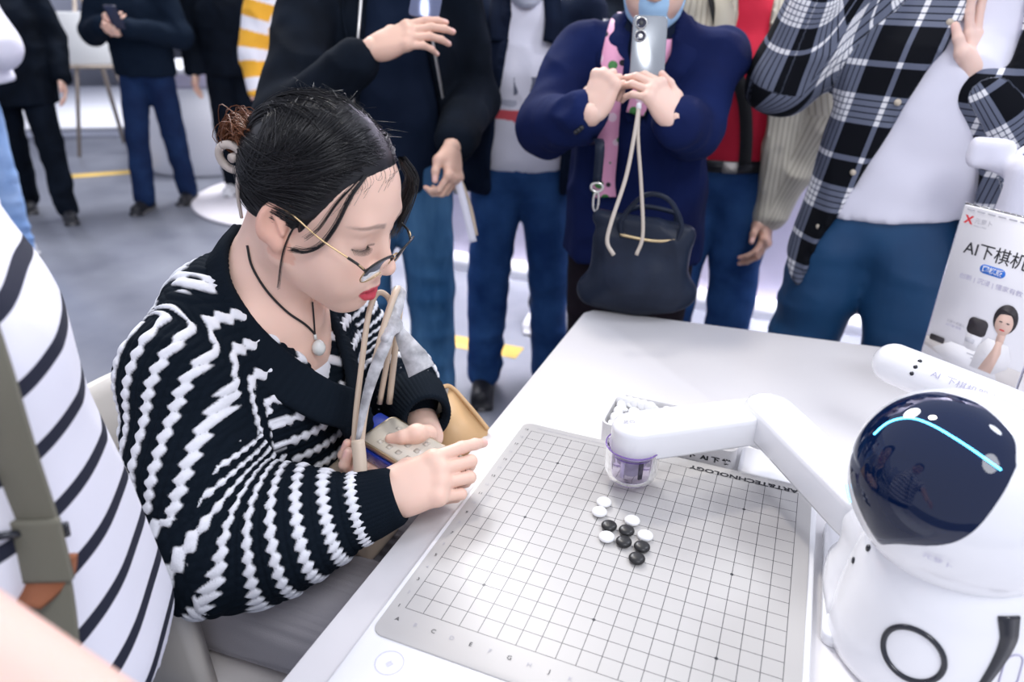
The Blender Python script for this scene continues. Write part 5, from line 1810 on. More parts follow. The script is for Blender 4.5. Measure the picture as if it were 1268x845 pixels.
# ---- woman in a navy blazer photographing the board
o10 = (-.075, .99)
P10 = Stand(o10, math.radians(-78), 1.60, 'masked woman in a navy blazer with a pink floral scarf photographing the board', lean=(0, .03), spread=.085)
wL, wR = Wp(838, 150, 1.55), Wp(732, 142, 1.56)
eL, eR = Wp(856, 160, 1.74), Wp(676, 158, 1.77)
shL, shR = P10.p(-.175, 0, 1.29), P10.p(.175, 0, 1.29)
hL, tL = hand(wL, hv(-.62, .78, .10), hv(.34, .18, .92), False, .98, {0: (32, 34, 20), 1: (30, 36, 20), 2: (30, 36, 22), 3: (32, 38, 24)}, spread=(-2, -6, -14, -22),
              thumb=[(-.022, .020, -.004), (-.046, .042, -.008), (-.052, .074, -.006), (-.046, .100, -.002)])
hR, tR = hand(wR, hv(.38, .88, .10), hv(-.35, .1, .90), True, .97, {0: (58, 48, 20), 1: (62, 62, 30), 2: (64, 66, 30), 3: (62, 66, 30)}, spread=(6, 1, -3, -8),
              thumb=[(-.018, .020, -.010), (-.036, .048, -.024), (-.034, .080, -.034), (-.024, .104, -.04)])
P10.body([(shL, eL, wL), (shR, eR, wR)], [(hL, tL), (hR, tR)], skin=(.78, .53, .43), tilt=16)
P10.hair(long=False); P10.mask(M_MASK_BLUE)
P10.trousers(mat('black_trousers', (.012, .008, .012), .85, spec=.15, bump=.2, bscale=400), .98, sd=31)
P10.shoes(M_SHOE_DK)
bl = P10.torso(.76, .165, .128, .185, lowr=1.15)
bs = P10.sleeve(shL, eL, wL + norm(eL - wL) * .035, (.070, .063, .052)) + P10.sleeve(shR, eR, wR + norm(eR - wR) * .035, (.070, .063, .052))
def cut10(L, D):
    w = .055 * np.clip((L[:, 2] - 1.13) / .17, 0, 1)
    return np.maximum(D, -np.maximum(np.abs(L[:, 0]) - w, .02 - L[:, 1]))
P10.cloth('blazer', bl, M_NAVY, amp=.012, scale=(12, 12, 9), sd=26, low=.76, cut=cut10, after=bs)
P10.cloth('blouse', P10.torso(.80, .15, .10, .17), M_NAVY_DK, amp=.005, sd=27)
blF = bl
for sg_ in (-1, 1):
    pts = [P10.p(sg_ * .060, -.05, 1.375), P10.p(sg_ * .070, .02, 1.365)] + [surf(blF, P10.p(sg_ * w_, .5, u), -P10.F, lift=.005) for w_, u in ((.088, 1.30), (.075, 1.24), (.030, 1.14))]
    build('lapel', ribbon(smooth_path(pts, 30), P10.Rv + P10.F * .25 * -sg_, np.interp(np.linspace(0, 1, 30), [0, .5, .72, 1], [.045, .075, .085, .012]), .006), M_NAVY, P10.t)
for u in (1.06, .98, .89):
    build('button', lathe([(0, .004), (.007, .0035), (.009, .001), (.009, -.004)], 14, surf(blF, P10.p(-.012, .5, u), -P10.F), P10.F), M_BELT, P10.t)
for wr_, el_ in ((wL, eL), (wR, eR)):
    for k in range(3):
        q = wr_ + norm(el_ - wr_) * (.055 + .014 * k)
        q = surf(bs, q + (CB * 1.0 - CU * .7) * .2, -(CB * 1.0 - CU * .7))
        build('cuff_button', lathe([(0, .003), (.0045, .0025), (.006, -.002)], 12, q, CB - CU * .7), M_BELT, P10.t)
br = surf(blF, P10.p(.115, .5, 1.205), -P10.F, lift=.004)
bro = build('brooch', lathe([(0, .004), (.010, .003), (.013, -.001)], 16, br, P10.F), mat('gold_brooch', (.75, .52, .22), .25, metal=1), P10.t)
build('brooch_stone', lathe([(0, .008), (.006, .006), (.007, .002)], 12, br, P10.F), M_BELT, bro)
bb = surf(blF, P10.p(-.075, .5, 1.15), -P10.F, lift=.006)
build('badge', lathe([(0, .006), (.014, .003), (.018, -.002)], 16, bb, P10.F), mat('blue_badge', (.02, .08, .75), .3), P10.t)
# floral scarf
def floral():
    m = mat('floral_silk', (.80, .40, .56), .5)
    nt, N, L, b = nodes(m)
    tc = N.new('ShaderNodeTexCoord')
    def blob(sc, th, seed):
        v = N.new('ShaderNodeTexVoronoi'); v.inputs['Scale'].default_value = sc
        mp = N.new('ShaderNodeMapping'); mp.inputs['Location'].default_value = (seed, seed * 2, 0)
        L.new(tc.outputs['Object'], mp.inputs[0]); L.new(mp.outputs[0], v.inputs['Vector'])
        c = N.new('ShaderNodeMath'); c.operation = 'LESS_THAN'; c.inputs[1].default_value = th
        L.new(v.outputs['Distance'], c.inputs[0])
        return c.outputs[0]
    prev = None
    for sc, th, seed, col in ((22, .34, 1.3, (.86, .62, .72, 1)), (26, .30, 4.1, (.05, .22, .05, 1)), (24, .20, 7.7, (.012, .012, .02, 1))):
        mx = N.new('ShaderNodeMix'); mx.data_type = 'RGBA'
        L.new(blob(sc, th, seed), mx.inputs[0])
        if prev is None:
            mx.inputs[6].default_value = (.80, .36, .54, 1)
        else:
            L.new(prev, mx.inputs[6])
        mx.inputs[7].default_value = col
        prev = mx.outputs[2]
    L.new(prev, b.inputs['Base Color'])
    return m
M_FLORAL = floral()
sf = [P10.p(.062, -.04, 1.375), P10.p(.075, .03, 1.355)] + [surf(blF, P10.p(r_, .5, u), -P10.F, lift=.020) for r_, u in ((.085, 1.27), (.082, 1.18), (.080, 1.08), (.082, 1.00), (.078, .955))]
build('neck_scarf', ribbon(smooth_path(sf, 60), P10.Rv, np.interp(np.linspace(0, 1, 60), [0, .3, .6, 1], [.05, .055, .050, .058]), .006), M_FLORAL, P10.t)
sf2 = [P10.p(-.055, -.03, 1.375), P10.p(-.05, .05, 1.345), surf(blF, P10.p(.0, .5, 1.24), -P10.F, lift=.008), surf(blF, P10.p(.02, .5, 1.16), -P10.F, lift=.008)]
build('neck_scarf', ribbon(smooth_path(sf2, 40), P10.Rv + P10.F * .3, .045, .006), M_FLORAL, P10.t)
ph10 = Wp(803, 62, 1.575)
phone('phone', 'silver grey phone with two round camera lenses held by the woman in navy', ph10, hv(.05, 1, .10), hv(-.03, -.10, 1), (.074, .142, .0085), m=mat('silver_glass', (.34, .36, .38), .2, metal=.7), lens=[(-.020, .054, .0125), (-.020, .027, .0125)])
# white wrist cord of the phone
cd = thing('phone_lanyard', 'long beige phone cord hanging from the silver phone in front of the navy blazer', 'lanyard', tuple(ph10))
ka = Wp(791, 133, 1.535)
build('cord_end', lathe([(0, .010), (.005, .008), (.006, 0), (.004, -.010), (0, -.011)], 12, ka, (0, 0, 1)), M_SHOE_WT, cd)
build('cord', tube(smooth_path([ka, Wp(786, 165, 1.52), Wp(775, 220, 1.51), Wp(757, 275, 1.50), Wp(752, 300, 1.50), Wp(760, 316, 1.495)], 40), .0042, 8), mat('beige_cord', (.50, .44, .38), .7), cd)
build('cord', tube(smooth_path([ka, Wp(790, 170, 1.52), Wp(794, 230, 1.51), Wp(796, 290, 1.50), Wp(788, 316, 1.50)], 40), .0038, 8), mat('beige_cord_dark', (.46, .40, .34), .7), cd)
# dark leather bag
bc_ = Wp(793, 322, 1.66)
bg = thing('shoulder_bag', 'soft dark navy leather bag hanging in front of the woman in the blazer', 'bag', tuple(bc_))
Bf = norm(A(*CAM_POS) - bc_); Bf = norm(A(Bf[0], Bf[1], 0)); Br = A(-Bf[1], Bf[0], 0); BM = np.stack([Br, -Bf, A(0, 0, 1)], 1)
def BG(x, y, z):
    return bc_ + BM @ A(x, y, z)
M_BAG = mat('navy_leather', (.008, .012, .024), .40, spec=.22, bump=.25, bscale=90, col2=(.016, .024, .045), vscale=9)
V, Q = sdf_mesh([rbox(BG(0, 0, -.020), A(.108, .036, .095), .03, .03, R=BM), cone(BG(-.098, 0, .095), BG(.095, 0, .070), .016, .018, .03), cone(BG(-.105, 0, -.080), BG(.104, 0, -.070), .034, .034, .03), ell(BG(0, -.012, -.05), A(.10, .05, .07), .03, R=BM)], .006)
V = wrinkle(V, Q, .006, (11, 11, 8), 5)
V, Q = subdiv(V, Q)
build('bag_body', (V, Q), M_BAG, bg)
zipp = smooth_path([BG(-.05, -.034, .066), BG(.02, -.036, .058), BG(.07, -.034, .062)], 20)
build('zip', ribbon(zipp, A(0, 0, 1), .006, .003), mat('brass', (.62, .48, .28), .3, metal=1), bg)
for x0, x1, y, zt in ((-.045, .075, -.030, .155), (-.035, .065, .030, .115)):
    build('handle', tube(smooth_path([BG(x0, y, .06), BG(x0 - .004, y, .10), BG((x0 + x1) / 2 - .02, y, zt), BG((x0 + x1) / 2 + .03, y, zt - .004), BG(x1 + .004, y, .10), BG(x1, y, .06)], 40), .0055, 10), M_BAG, bg)
stp = [BG(-.105, .0, .06), BG(-.112, .0, .10)]
ring_ = build('strap_clip', tube([BG(-.110 + .006 * math.cos(t), -.002, .128 + .022 * math.sin(t)) for t in np.linspace(0, 2 * math.pi, 20, endpoint=False)], .0028, 8, closed=True), M_SILVER, bg)
build('strap_clip', tube([BG(-.110 + .013 * math.cos(t), -.002, .160 + .010 * math.sin(t)) for t in np.linspace(0, 2 * math.pi, 20, endpoint=False)], .0030, 8, closed=True), M_SILVER, bg)
build('strap', ribbon(smooth_path([BG(-.110, -.002, .170), BG(-.112, .0, .26), surf(bl, P10.p(.135, .5, 1.08), -P10.F, lift=.005), surf(bl, P10.p(.125, .5, 1.18), -P10.F, lift=.005), surf(bl, P10.p(.115, .5, 1.27), -P10.F, lift=.005), P10.p(.11, .0, 1.36), P10.p(.11, -.1, 1.33)], 40), P10.Rv, .020, .004), M_BAG, bg)
build('strap', ribbon(smooth_path([BG(-.103, -.002, .09), BG(-.109, -.002, .12)], 8), Br, .014, .004), M_BAG, bg)

# ---- man in a pale striped overshirt over a red tee
o11 = (.085, 1.46)
P11 = Stand(o11, math.radians(-80), 1.70, 'masked man in a pale pinstriped overshirt and red tee, black strap across the chest')
sh11 = [P11.p(s_ * .19, 0, 1.38) for s_ in (1, -1)]
el11 = [P11.p(s_ * .275, -.02, 1.10) for s_ in (1, -1)]
wr11 = [P11.p(.27, .05, .84), Wp(950, 268, 2.30)]
h11, t11 = hand(wr11[1], hv(-.15, -.95, .2), hv(.8, 0, .5), False, 1.05, {0: (25, 35, 20), 1: (25, 35, 20), 2: (28, 38, 20), 3: (30, 40, 20)})
P11.body([(sh11[i], el11[i], wr11[i]) for i in (0, 1)], [(h11, t11)], skin=(.58, .34, .25), tilt=20)
P11.hair(); P11.mask(M_MASK)
P11.trousers(M_JEANS, 1.02, sd=41)
P11.shoes(M_SHOE_DK)
t11_ = P11.torso(.92, .165, .122, .18)
P11.cloth('shirt', t11_, M_RED_TEE, amp=.006, sd=43, low=.955)
def pin():
    m = mat('pinstripe_cotton', (.50, .46, .36), .85)
    nt, N, L, b = nodes(m)
    at = N.new('ShaderNodeAttribute'); at.attribute_name = 'st'
    sp = N.new('ShaderNodeSeparateXYZ'); L.new(at.outputs['Vector'], sp.inputs[0])
    mu = N.new('ShaderNodeMath'); mu.operation = 'MULTIPLY'; mu.inputs[1].default_value = 2 * math.pi / .016
    L.new(sp.outputs[0], mu.inputs[0])
    si = N.new('ShaderNodeMath'); si.operation = 'SINE'; L.new(mu.outputs[0], si.inputs[0])
    rp = N.new('ShaderNodeMapRange'); rp.inputs[1].default_value = .35; rp.inputs[2].default_value = .8
    L.new(si.outputs[0], rp.inputs[0])
    mx = N.new('ShaderNodeMix'); mx.data_type = 'RGBA'
    mx.inputs[6].default_value = (.56, .52, .42, 1); mx.inputs[7].default_value = (.36, .32, .25, 1)
    L.new(rp.outputs[0], mx.inputs[0]); L.new(mx.outputs[2], b.inputs['Base Color'])
    return m
def limb_uv(V, prims, P_, bonesets):
    """cloth coordinates: flat on the trunk, round the limb on sleeves"""
    reg_d = []
    for r_ in range(len(bonesets) + 1):
        reg_d.append(np.min([pdist(q, V) for q in prims if q['reg'] == r_], 0))
    rg = np.argmin(reg_d, 0)
    L = P_.loc(V)
    X = np.where(L[:, 1] > -.02, L[:, 0], .5 - L[:, 0]); Y_ = L[:, 2]
    for k, bs_ in enumerate(bonesets):
        s_, t_ = bone_st(V, bs_)
        X = np.where(rg == k + 1, t_, X); Y_ = np.where(rg == k + 1, -s_, Y_)
    return np.column_stack([X, Y_, rg])
sl11 = P11.sleeve(sh11[0], el11[0], wr11[0], (.082, .074, .056), reg=1) + P11.sleeve(sh11[1], el11[1], wr11[1] + norm(el11[1] - wr11[1]) * .01, (.082, .074, .056), reg=2)
jk11 = P11.torso(.80, .205, .145, .215, lowr=1.05)
def cut11(L, D):
    w = .045 + .05 * np.clip((1.38 - L[:, 2]) / .5, 0, 1)
    return np.maximum(D, -np.maximum(np.abs(L[:, 0] + .03) - w, -L[:, 1]))
allp = jk11 + sl11
P11.cloth('overshirt', jk11, pin(), after=sl11, amp=.009, sd=46, low=(.81, .25), cut=cut11, attrs=lambda V, Q: {'st': limb_uv(V, allp, P11, [[sh11[0], el11[0], wr11[0]], [sh11[1], el11[1], wr11[1]]])})
M_PIN2 = mat('overshirt_facing', (.52, .48, .38), .85, bump=.2, bscale=500)
for sg_ in (-1, 1):
    pts = [P11.p(sg_ * .065, -.06, 1.475), P11.p(sg_ * .085, .02, 1.46)] + [surf(jk11, P11.p(-.03 + sg_ * w_, .5, u), -P11.F, lift=.008) for w_, u in ((.085, 1.40), (.080, 1.33))]
    build('collar', ribbon(smooth_path(pts, 24), P11.Rv * sg_ + P11.F * .5, .060, .007), M_PIN2, P11.t)
bk_ = surf(t11_, P11.p(-.02, .5, .965), -P11.F, lift=.008)
wb = [surf(t11_, P11.p(r_, .5, .955), -P11.F, lift=.004) for r_ in (-.12, -.06, 0, .06, .12)]
belt = build('belt', ribbon(smooth_path(wb, 30), A(0, 0, 1), .036, .004), M_BELT, P11.t)
build('buckle', prism(rrect(.046, .034, .006, 4), 0, .005, .0015, M=np.stack([-P11.Rv, A(0, 0, 1), P11.F], 1), o=bk_ - A(0, 0, .010)), mat('pewter', (.45, .42, .38), .3, metal=1), belt)
sp11 = [P11.p(.10, -.08, 1.44), P11.p(.10, .03, 1.455)] + [surf(jk11, P11.p(r_, .6, u), -P11.F, lift=.008) for r_, u in ((.085, 1.41), (.055, 1.33), (.01, 1.24), (-.03, 1.15), (-.05, 1.06), (-.06, .97))]
cb_ = build('crossbody_strap', ribbon(smooth_path(sp11, 50), P11.Rv + A(0, 0, .4), .036, .005), M_BLACK_STRAP, P11.t)

# ---- person in a black and white plaid shirt, hands raised
o12 = (.535, 1.00)
P12 = Stand(o12, math.radians(-100), 1.76, 'person in an open black and white plaid shirt over white, hands raised', lean=(-.16, -.08), step=(.06, .0), spread=.16)
sh12 = [P12.p(.20, 0, 1.45), P12.p(-.20, 0, 1.45)]
el12 = [P12.p(.34, .04, 1.24), Wp(1300, 255, 1.60)]
wr12 = [Wp(1020, -22, 1.62), Wp(1208, 100, 1.52)]
h12, t12 = hand(wr12[1], hv(.05, .98, .05), hv(-.30, .0, -.92), False, 1.04, {0: (4, 10, 6), 1: (6, 10, 8), 2: (10, 16, 10), 3: (14, 20, 12)}, spread=(9, 2, -4, -10),
                thumb=[(-.022, .020, -.004), (-.046, .044, -.006), (-.058, .072, -.004), (-.064, .098, 0)])
h12b, t12b = hand(wr12[0], hv(.55, .60, .3), hv(-.3, .6, .6), True, 1.04, {0: (10, 20, 10), 1: (12, 22, 10), 2: (14, 24, 12), 3: (18, 26, 12)})
P12.body([(sh12[i], el12[i], wr12[i]) for i in (0, 1)], [(h12, t12), (h12b, t12b)], skin=(.80, .56, .47), tilt=20)
P12.hair(); P12.mask(M_MASK)
M_TEAL = mat('teal_denim', (.008, .050, .135), .52, col2=(.011, .068, .17), vscale=7, bump=.15, bscale=300)
P12.trousers(M_TEAL, 1.16, top=.585, sd=53, amp=.013, scale=(4, 5, 15))
P12.shoes(M_SHOE_WT)
tee12 = P12.torso(.90, .175, .125, .19)
P12.cloth('shirt', tee12, M_TEE, amp=.009, scale=(6, 6, 10), sd=54, low=(.955, -.10))
def plaid():
    m = mat('plaid_flannel', (.02, .02, .03), .9, spec=.12)
    nt, N, L, b = nodes(m)
    at = N.new('ShaderNodeAttribute'); at.attribute_name = 'st'
    sp = N.new('ShaderNodeSeparateXYZ'); L.new(at.outputs['Vector'], sp.inputs[0])
    def M(op, a, b_=None):
        n = N.new('ShaderNodeMath'); n.operation = op
        for i, q in enumerate((a, b_)):
            if q is None: continue
            if isinstance(q, (int, float)): n.inputs[i].default_value = q
            else: L.new(q, n.inputs[i])
        return n.outputs[0]
    def bands(c, per):
        f_ = M('FRACT', M('DIVIDE', c, per))
        out = None
        for ce, hw in ((.10, .026), (.165, .026), (.23, .026), (.295, .026), (.36, .026), (.70, .030)):
            x = M('LESS_THAN', M('ABSOLUTE', M('SUBTRACT', f_, ce)), hw)
            out = x if out is None else M('MAXIMUM', out, x)
        zone = M('LESS_THAN', M('ABSOLUTE', M('SUBTRACT', f_, .23)), .165)
        return out, zone
    bx, zx = bands(M('ADD', sp.outputs[0], 5.03), .185)
    by, zy = bands(M('ADD', sp.outputs[1], 5.0), .205)
    s_ = M('ADD', M('MULTIPLY', bx, .50), M('MULTIPLY', by, .50))
    z_ = M('MULTIPLY', M('ADD', zx, zy), .035)
    v = M('ADD', s_, z_)
    tw = M('MULTIPLY', M('GREATER_THAN', M('FRACT', M('MULTIPLY', M('ADD', sp.outputs[0], sp.outputs[1]), 260)), .5), .05)
    cr = N.new('ShaderNodeValToRGB')
    e = cr.color_ramp.elements
    e[0].position = 0; e[0].color = (.006, .007, .010, 1)
    e[1].position = 1; e[1].color = (.80, .80, .82, 1)
    x = cr.color_ramp.elements.new(.10); x.color = (.020, .026, .045, 1)
    x = cr.color_ramp.elements.new(.50); x.color = (.12, .135, .19, 1)
    x = cr.color_ramp.elements.new(.62); x.color = (.18, .20, .26, 1)
    L.new(M('ADD', v, M('MULTIPLY', tw, s_)), cr.inputs[0])
    L.new(cr.outputs[0], b.inputs['Base Color'])
    return m
M_PLAID = plaid()
jk12 = P12.torso(.72, .215, .150, .225, lowr=1.02)
sl12 = P12.sleeve(sh12[0], el12[0], wr12[0] + norm(el12[0] - wr12[0]) * .05, (.092, .085, .060), reg=1) + P12.sleeve(sh12[1], el12[1], wr12[1] + norm(el12[1] - wr12[1]) * .035, (.092, .085, .055), reg=2)
al12 = jk12 + sl12
def cut12(L, D):
    w = .030 + .125 * np.clip((1.50 - L[:, 2]) / .62, 0, 1.2)
    D = np.maximum(D, -np.maximum(np.abs(L[:, 0] + .035) - w, -.03 - L[:, 1]))
    hem = .76 + 3.2 * np.clip(np.abs(L[:, 0]) - .13, 0, 1) ** 2 * 4 - .0
    return np.maximum(D, hem - L[:, 2])
P12.cloth('plaid_shirt', jk12, M_PLAID, after=sl12, amp=.010, scale=(6, 6, 8), sd=56, cut=cut12, attrs=lambda V, Q: {'st': limb_uv(V, al12, P12, [[sh12[0], el12[0], wr12[0]], [sh12[1], el12[1], wr12[1]]])}, sub=2)
for k, u in enumerate((1.38, 1.22, 1.06, .92)):
    w = .030 + .125 * (1.50 - u) / .62
    q = surf(jk12, P12.p(-.035 + w + .018, .5, u), -P12.F)
    build('button', lathe([(0, .004), (.006, .0035), (.0075, -.002)], 12, q, P12.F), mat('pearl_button', (.55, .48, .38), .3) if k == 0 else bpy.data.materials['pearl_button'], P12.t)
# white tote on the arm of the plaid shirt
tt = thing('white_tote', 'white cloth tote hanging from the raised arm in plaid at the right edge', 'bag', tuple(Wp(1262, 220, 1.42)))
V, Q = sdf_mesh([rbox(Wp(1280, 245, 1.42), A(.055, .03, .075), .028, .02), rbox(Wp(1226, 190, 1.46), A(.036, .018, .026), .010, .018), cone(Wp(1235, 195, 1.46), Wp(1268, 215, 1.43), .018, .026, .02)], .006)
V = wrinkle(V, Q, .008, (14, 14, 10), 3)
build('bag_body', (V, Q), M_TEE, tt)
build('handle', tube(smooth_path([Wp(1254, 212, 1.42), Wp(1262, 190, 1.43), Wp(1280, 185, 1.44), Wp(1295, 215, 1.44)], 24), .007, 8), M_TEE, tt)
# ---- striped-shirt person in the near left foreground, seen from behind
P2 = Stand((-.338, -.705), math.radians(15), 1.58, 'person in a white tee with navy stripes in the near left foreground', lean=(0, -.03))
sh2 = [P2.p(.18, -.02, 1.24), P2.p(-.16, -.02, 1.24)]
el2 = [A(-.120, -.845, 1.190), P2.p(-.18, -.08, 1.00)]
wr2 = [A(.085, -.800, 1.050), P2.p(-.17, -.06, .78)]
h2r, t2r = hand(wr2[0], (.9, .25, -.25), (-.1, -.3, .9), True, 1.0, {0: (20, 25, 15), 1: (20, 25, 15), 2: (22, 28, 15), 3: (24, 30, 15)})
h2l, t2l = hand(wr2[1], (.1, 0, -1), (-.25, .97, 0), False, 1.0)
bz = P2.body([(sh2[i], el2[i], wr2[i]) for i in (0, 1)], [(h2r, t2r), (h2l, t2l), ([cone(el2[0], wr2[0] - A(.005, 0, 0), .043, .030, .01), cone(sh2[0], el2[0], .05, .043, .02)], ())], skin=(.80, .52, .44))
P2.hair(long=True)
P2.trousers(M_BLACKCLOTH, 1.0, top=.56, sd=63)
P2.shoes(M_SHOE_WT)
st2 = P2.torso(.80, .190, .150, .180, lowr=1.22)
st2s = P2.sleeve(sh2[0], sh2[0] + (el2[0] - sh2[0]) * .55, sh2[0] + (el2[0] - sh2[0]) * .93, (.085, .082, .076), reg=1) + P2.sleeve(sh2[1], sh2[1] + (el2[1] - sh2[1]) * .5, sh2[1] + (el2[1] - sh2[1]) * .8, (.070, .068, .066), reg=1)
def striped_jersey():
    m = mat('striped_jersey', (.80, .80, .88), .85, bump=.12, bscale=700)
    nt, N, L, b = nodes(m)
    at = N.new('ShaderNodeAttribute'); at.attribute_name = 'row'
    def M(op, a, v):
        n = N.new('ShaderNodeMath'); n.operation = op
        L.new(a, n.inputs[0])
        if v is not None: n.inputs[1].default_value = v
        return n.outputs[0]
    x = M('ABSOLUTE', M('SUBTRACT', M('FRACT', M('DIVIDE', at.outputs['Fac'], .0585), None), .5), None)
    rp = N.new('ShaderNodeMapRange'); rp.inputs[1].default_value = .118; rp.inputs[2].default_value = .132; rp.inputs[3].default_value = 1; rp.inputs[4].default_value = 0
    L.new(x, rp.inputs[0])
    mx = N.new('ShaderNodeMix'); mx.data_type = 'RGBA'
    mx.inputs[6].default_value = (.80, .80, .88, 1); mx.inputs[7].default_value = (.010, .013, .030, 1)
    L.new(rp.outputs[0], mx.inputs[0]); L.new(mx.outputs[2], b.inputs['Base Color'])
    return m
def stripe_attr(V, Q):
    L = P2.loc(V)
    a = np.arctan2(L[:, 1], L[:, 0])
    z = L[:, 2] + .010 * vnoise(V * A(9, 9, 5), 8) + .004 * np.sin(a * 5)
    d0 = np.min([pdist(q, V) for q in st2], 0); d1 = np.min([pdist(q, V) for q in st2s], 0)
    s1_, _ = bone_st(V, [sh2[0], el2[0]])
    z = np.where(d1 < d0 - .01, s1_ + .02, z)
    return {'row': z}
P2.cloth('striped_tee', st2 + st2s, striped_jersey(), h=.009, amp=.010, scale=(7, 7, 3.5), sd=66, low=(.775, .12), attrs=stripe_attr, sub=2)
M_OLIVE = mat('olive_webbing', (.155, .150, .115), .85, bump=.35, bscale=900)
M_BROWN = mat('brown_leather', (.30, .105, .045), .5, bump=.15, bscale=200)
cv = A(*CAM_POS)
def onP2(u, v, lift=.006):
    d = Wp(u, v, 1) - cv
    return surf(st2, cv + norm(d) * .30, d, lift=lift)
sbag = thing('bag_strap', 'olive webbing bag strap with a brown leather tab on the striped tee', 'strap', tuple(onP2(30, 600)))
sp_ = [onP2(u, v) for u, v in ((-100, 280), (-72, 370), (-40, 460), (-8, 560), (24, 655), (40, 730), (48, 790), (52, 850), (54, 900))]
build('strap', ribbon(smooth_path(sp_, 60), CR, .062, .005), M_OLIVE, sbag)
sl_ = [onP2(u, v, .012) for u, v in ((20, 645), (32, 690), (40, 720))]
build('strap_loop', ribbon(smooth_path(sl_, 16), CR, .064, .006), M_OLIVE, sbag)
lt = [onP2(u, v, .018) for u, v in ((50, 688), (52, 706), (48, 728), (36, 752))]
build('leather_tab', ribbon(smooth_path(lt, 16), CR, np.interp(np.linspace(0, 1, 16), [0, .4, 1], [.056, .050, .016]), .006), M_BROWN, sbag)
bk2 = [onP2(u, v, .016) for u, v in ((-22, 668), (78, 652))]
build('buckle_bar', tube(bk2, .0032, 8), M_DARK, sbag)
build('buckle_bar', tube([onP2(79, 648, .014), onP2(82, 664, .014)], .0036, 8), M_DARK, sbag)
bagc = P2.p(.02, -.24, .70)
V, Q = sdf_mesh([rbox(bagc + A(-.05, .0, -.03), A(.13, .07, .15), .04, .02)], .012)
build('bag_body', (V, Q), M_OLIVE, sbag)

# ---- person in a loose white top, far left
P3 = Stand((-3.74, 1.60), math.radians(-60), 1.66, 'person in a loose white top and pale jeans at the left edge')
a3 = [(P3.p(s_ * .19, 0, 1.35), P3.p(s_ * .29, .06, 1.12), P3.p(s_ * .16, .24, 1.10)) for s_ in (1, -1)]
hh3 = [hand(a3[i][2], P3.F * .8 + A(0, 0, .2), (0, 0, 1), i == 0, 1.0) for i in (0, 1)]
P3.body(a3, hh3)
P3.hair(long=True)
P3.trousers(M_JEANS_LT, 1.0, sd=71, top=.57)
P3.shoes(M_SHOE_WT)
t3 = P3.torso(.98, .215, .165, .22, lowr=1.25) + P3.sleeve(a3[0][0], a3[0][1], a3[0][2], (.09, .09, .075)) + P3.sleeve(a3[1][0], a3[1][1], a3[1][2], (.09, .09, .075))
P3.cloth('top', t3, M_TEE, amp=.014, scale=(6, 6, 8), sd=73, low=.96, h=.012)

# ---- walking person in black
P4 = Stand((-4.36, 2.36), math.radians(-35), 1.70, 'person in a black coat and black trousers walking past on the far left', step=(.22, -.18))
a4 = [(P4.p(s_ * .19, 0, 1.38), P4.p(s_ * .26, -.02, 1.10), P4.p(s_ * .25, .12, .88)) for s_ in (1, -1)]
hh4 = [hand(a4[i][2], P4.F * .3 - A(0, 0, 1), P4.Rv * (1 if i == 0 else -1), i == 0, 1.0) for i in (0, 1)]
P4.body(a4, hh4)
P4.hair()
P4.trousers(M_BLACKCLOTH, 1.05, sd=81)
P4.shoes(M_SHOE_DK)
t4 = P4.torso(.74, .20, .145, .215, lowr=1.1) + P4.sleeve(*a4[0], (.08, .072, .058)) + P4.sleeve(*a4[1], (.08, .072, .058))
P4.cloth('coat', t4, M_BLACKCLOTH, amp=.010, sd=83, low=.72, h=.012)

# ---- man looking at his phone
P5 = Stand((-3.84, 2.90), math.radians(-66), 1.72, 'man in a dark jacket and navy jeans looking down at a small phone', step=(-.10, .16))
c5 = P5.p(.03, .30, 1.20)
a5 = [(P5.p(.19, 0, 1.39), P5.p(.28, .02, 1.13), P5.p(.10, .25, 1.19)), (P5.p(-.19, 0, 1.39), P5.p(-.27, .02, 1.12), P5.p(-.06, .26, 1.17))]
hh5 = [hand(a5[0][2], P5.F * .35 - P5.Rv * .8 + A(0, 0, .1), P5.F * .7 + P5.Rv * .2 - A(0, 0, .3), True, 1.0, {i: (35, 45, 25) for i in range(4)}),
       hand(a5[1][2], P5.F * .5 + P5.Rv * .6 - A(0, 0, .1), P5.F * .7 - P5.Rv * .3 - A(0, 0, .3), False, 1.0, {i: (35, 45, 25) for i in range(4)})]
P5.body(a5, hh5, tilt=32)
P5.hair()
P5.trousers(M_JEANS_DK, 1.02, sd=91)
P5.shoes(M_SHOE_DK)
t5 = P5.torso(.86, .19, .140, .21) + P5.sleeve(*a5[0], (.082, .076, .058)) + P5.sleeve(*a5[1], (.082, .076, .058))
P5.cloth('jacket', t5, mat('charcoal_cloth', (.006, .012, .024), .85, spec=.08, bump=.2, bscale=400), amp=.010, sd=93, low=.87, h=.012)
phone('phone', 'small dark phone held by the man in navy jeans, left background', P5.p(-.03, .36, 1.235), P5.F * .5 + A(0, 0, .8), P5.F * .8 - A(0, 0, .5), m=M_PHONE_DK)

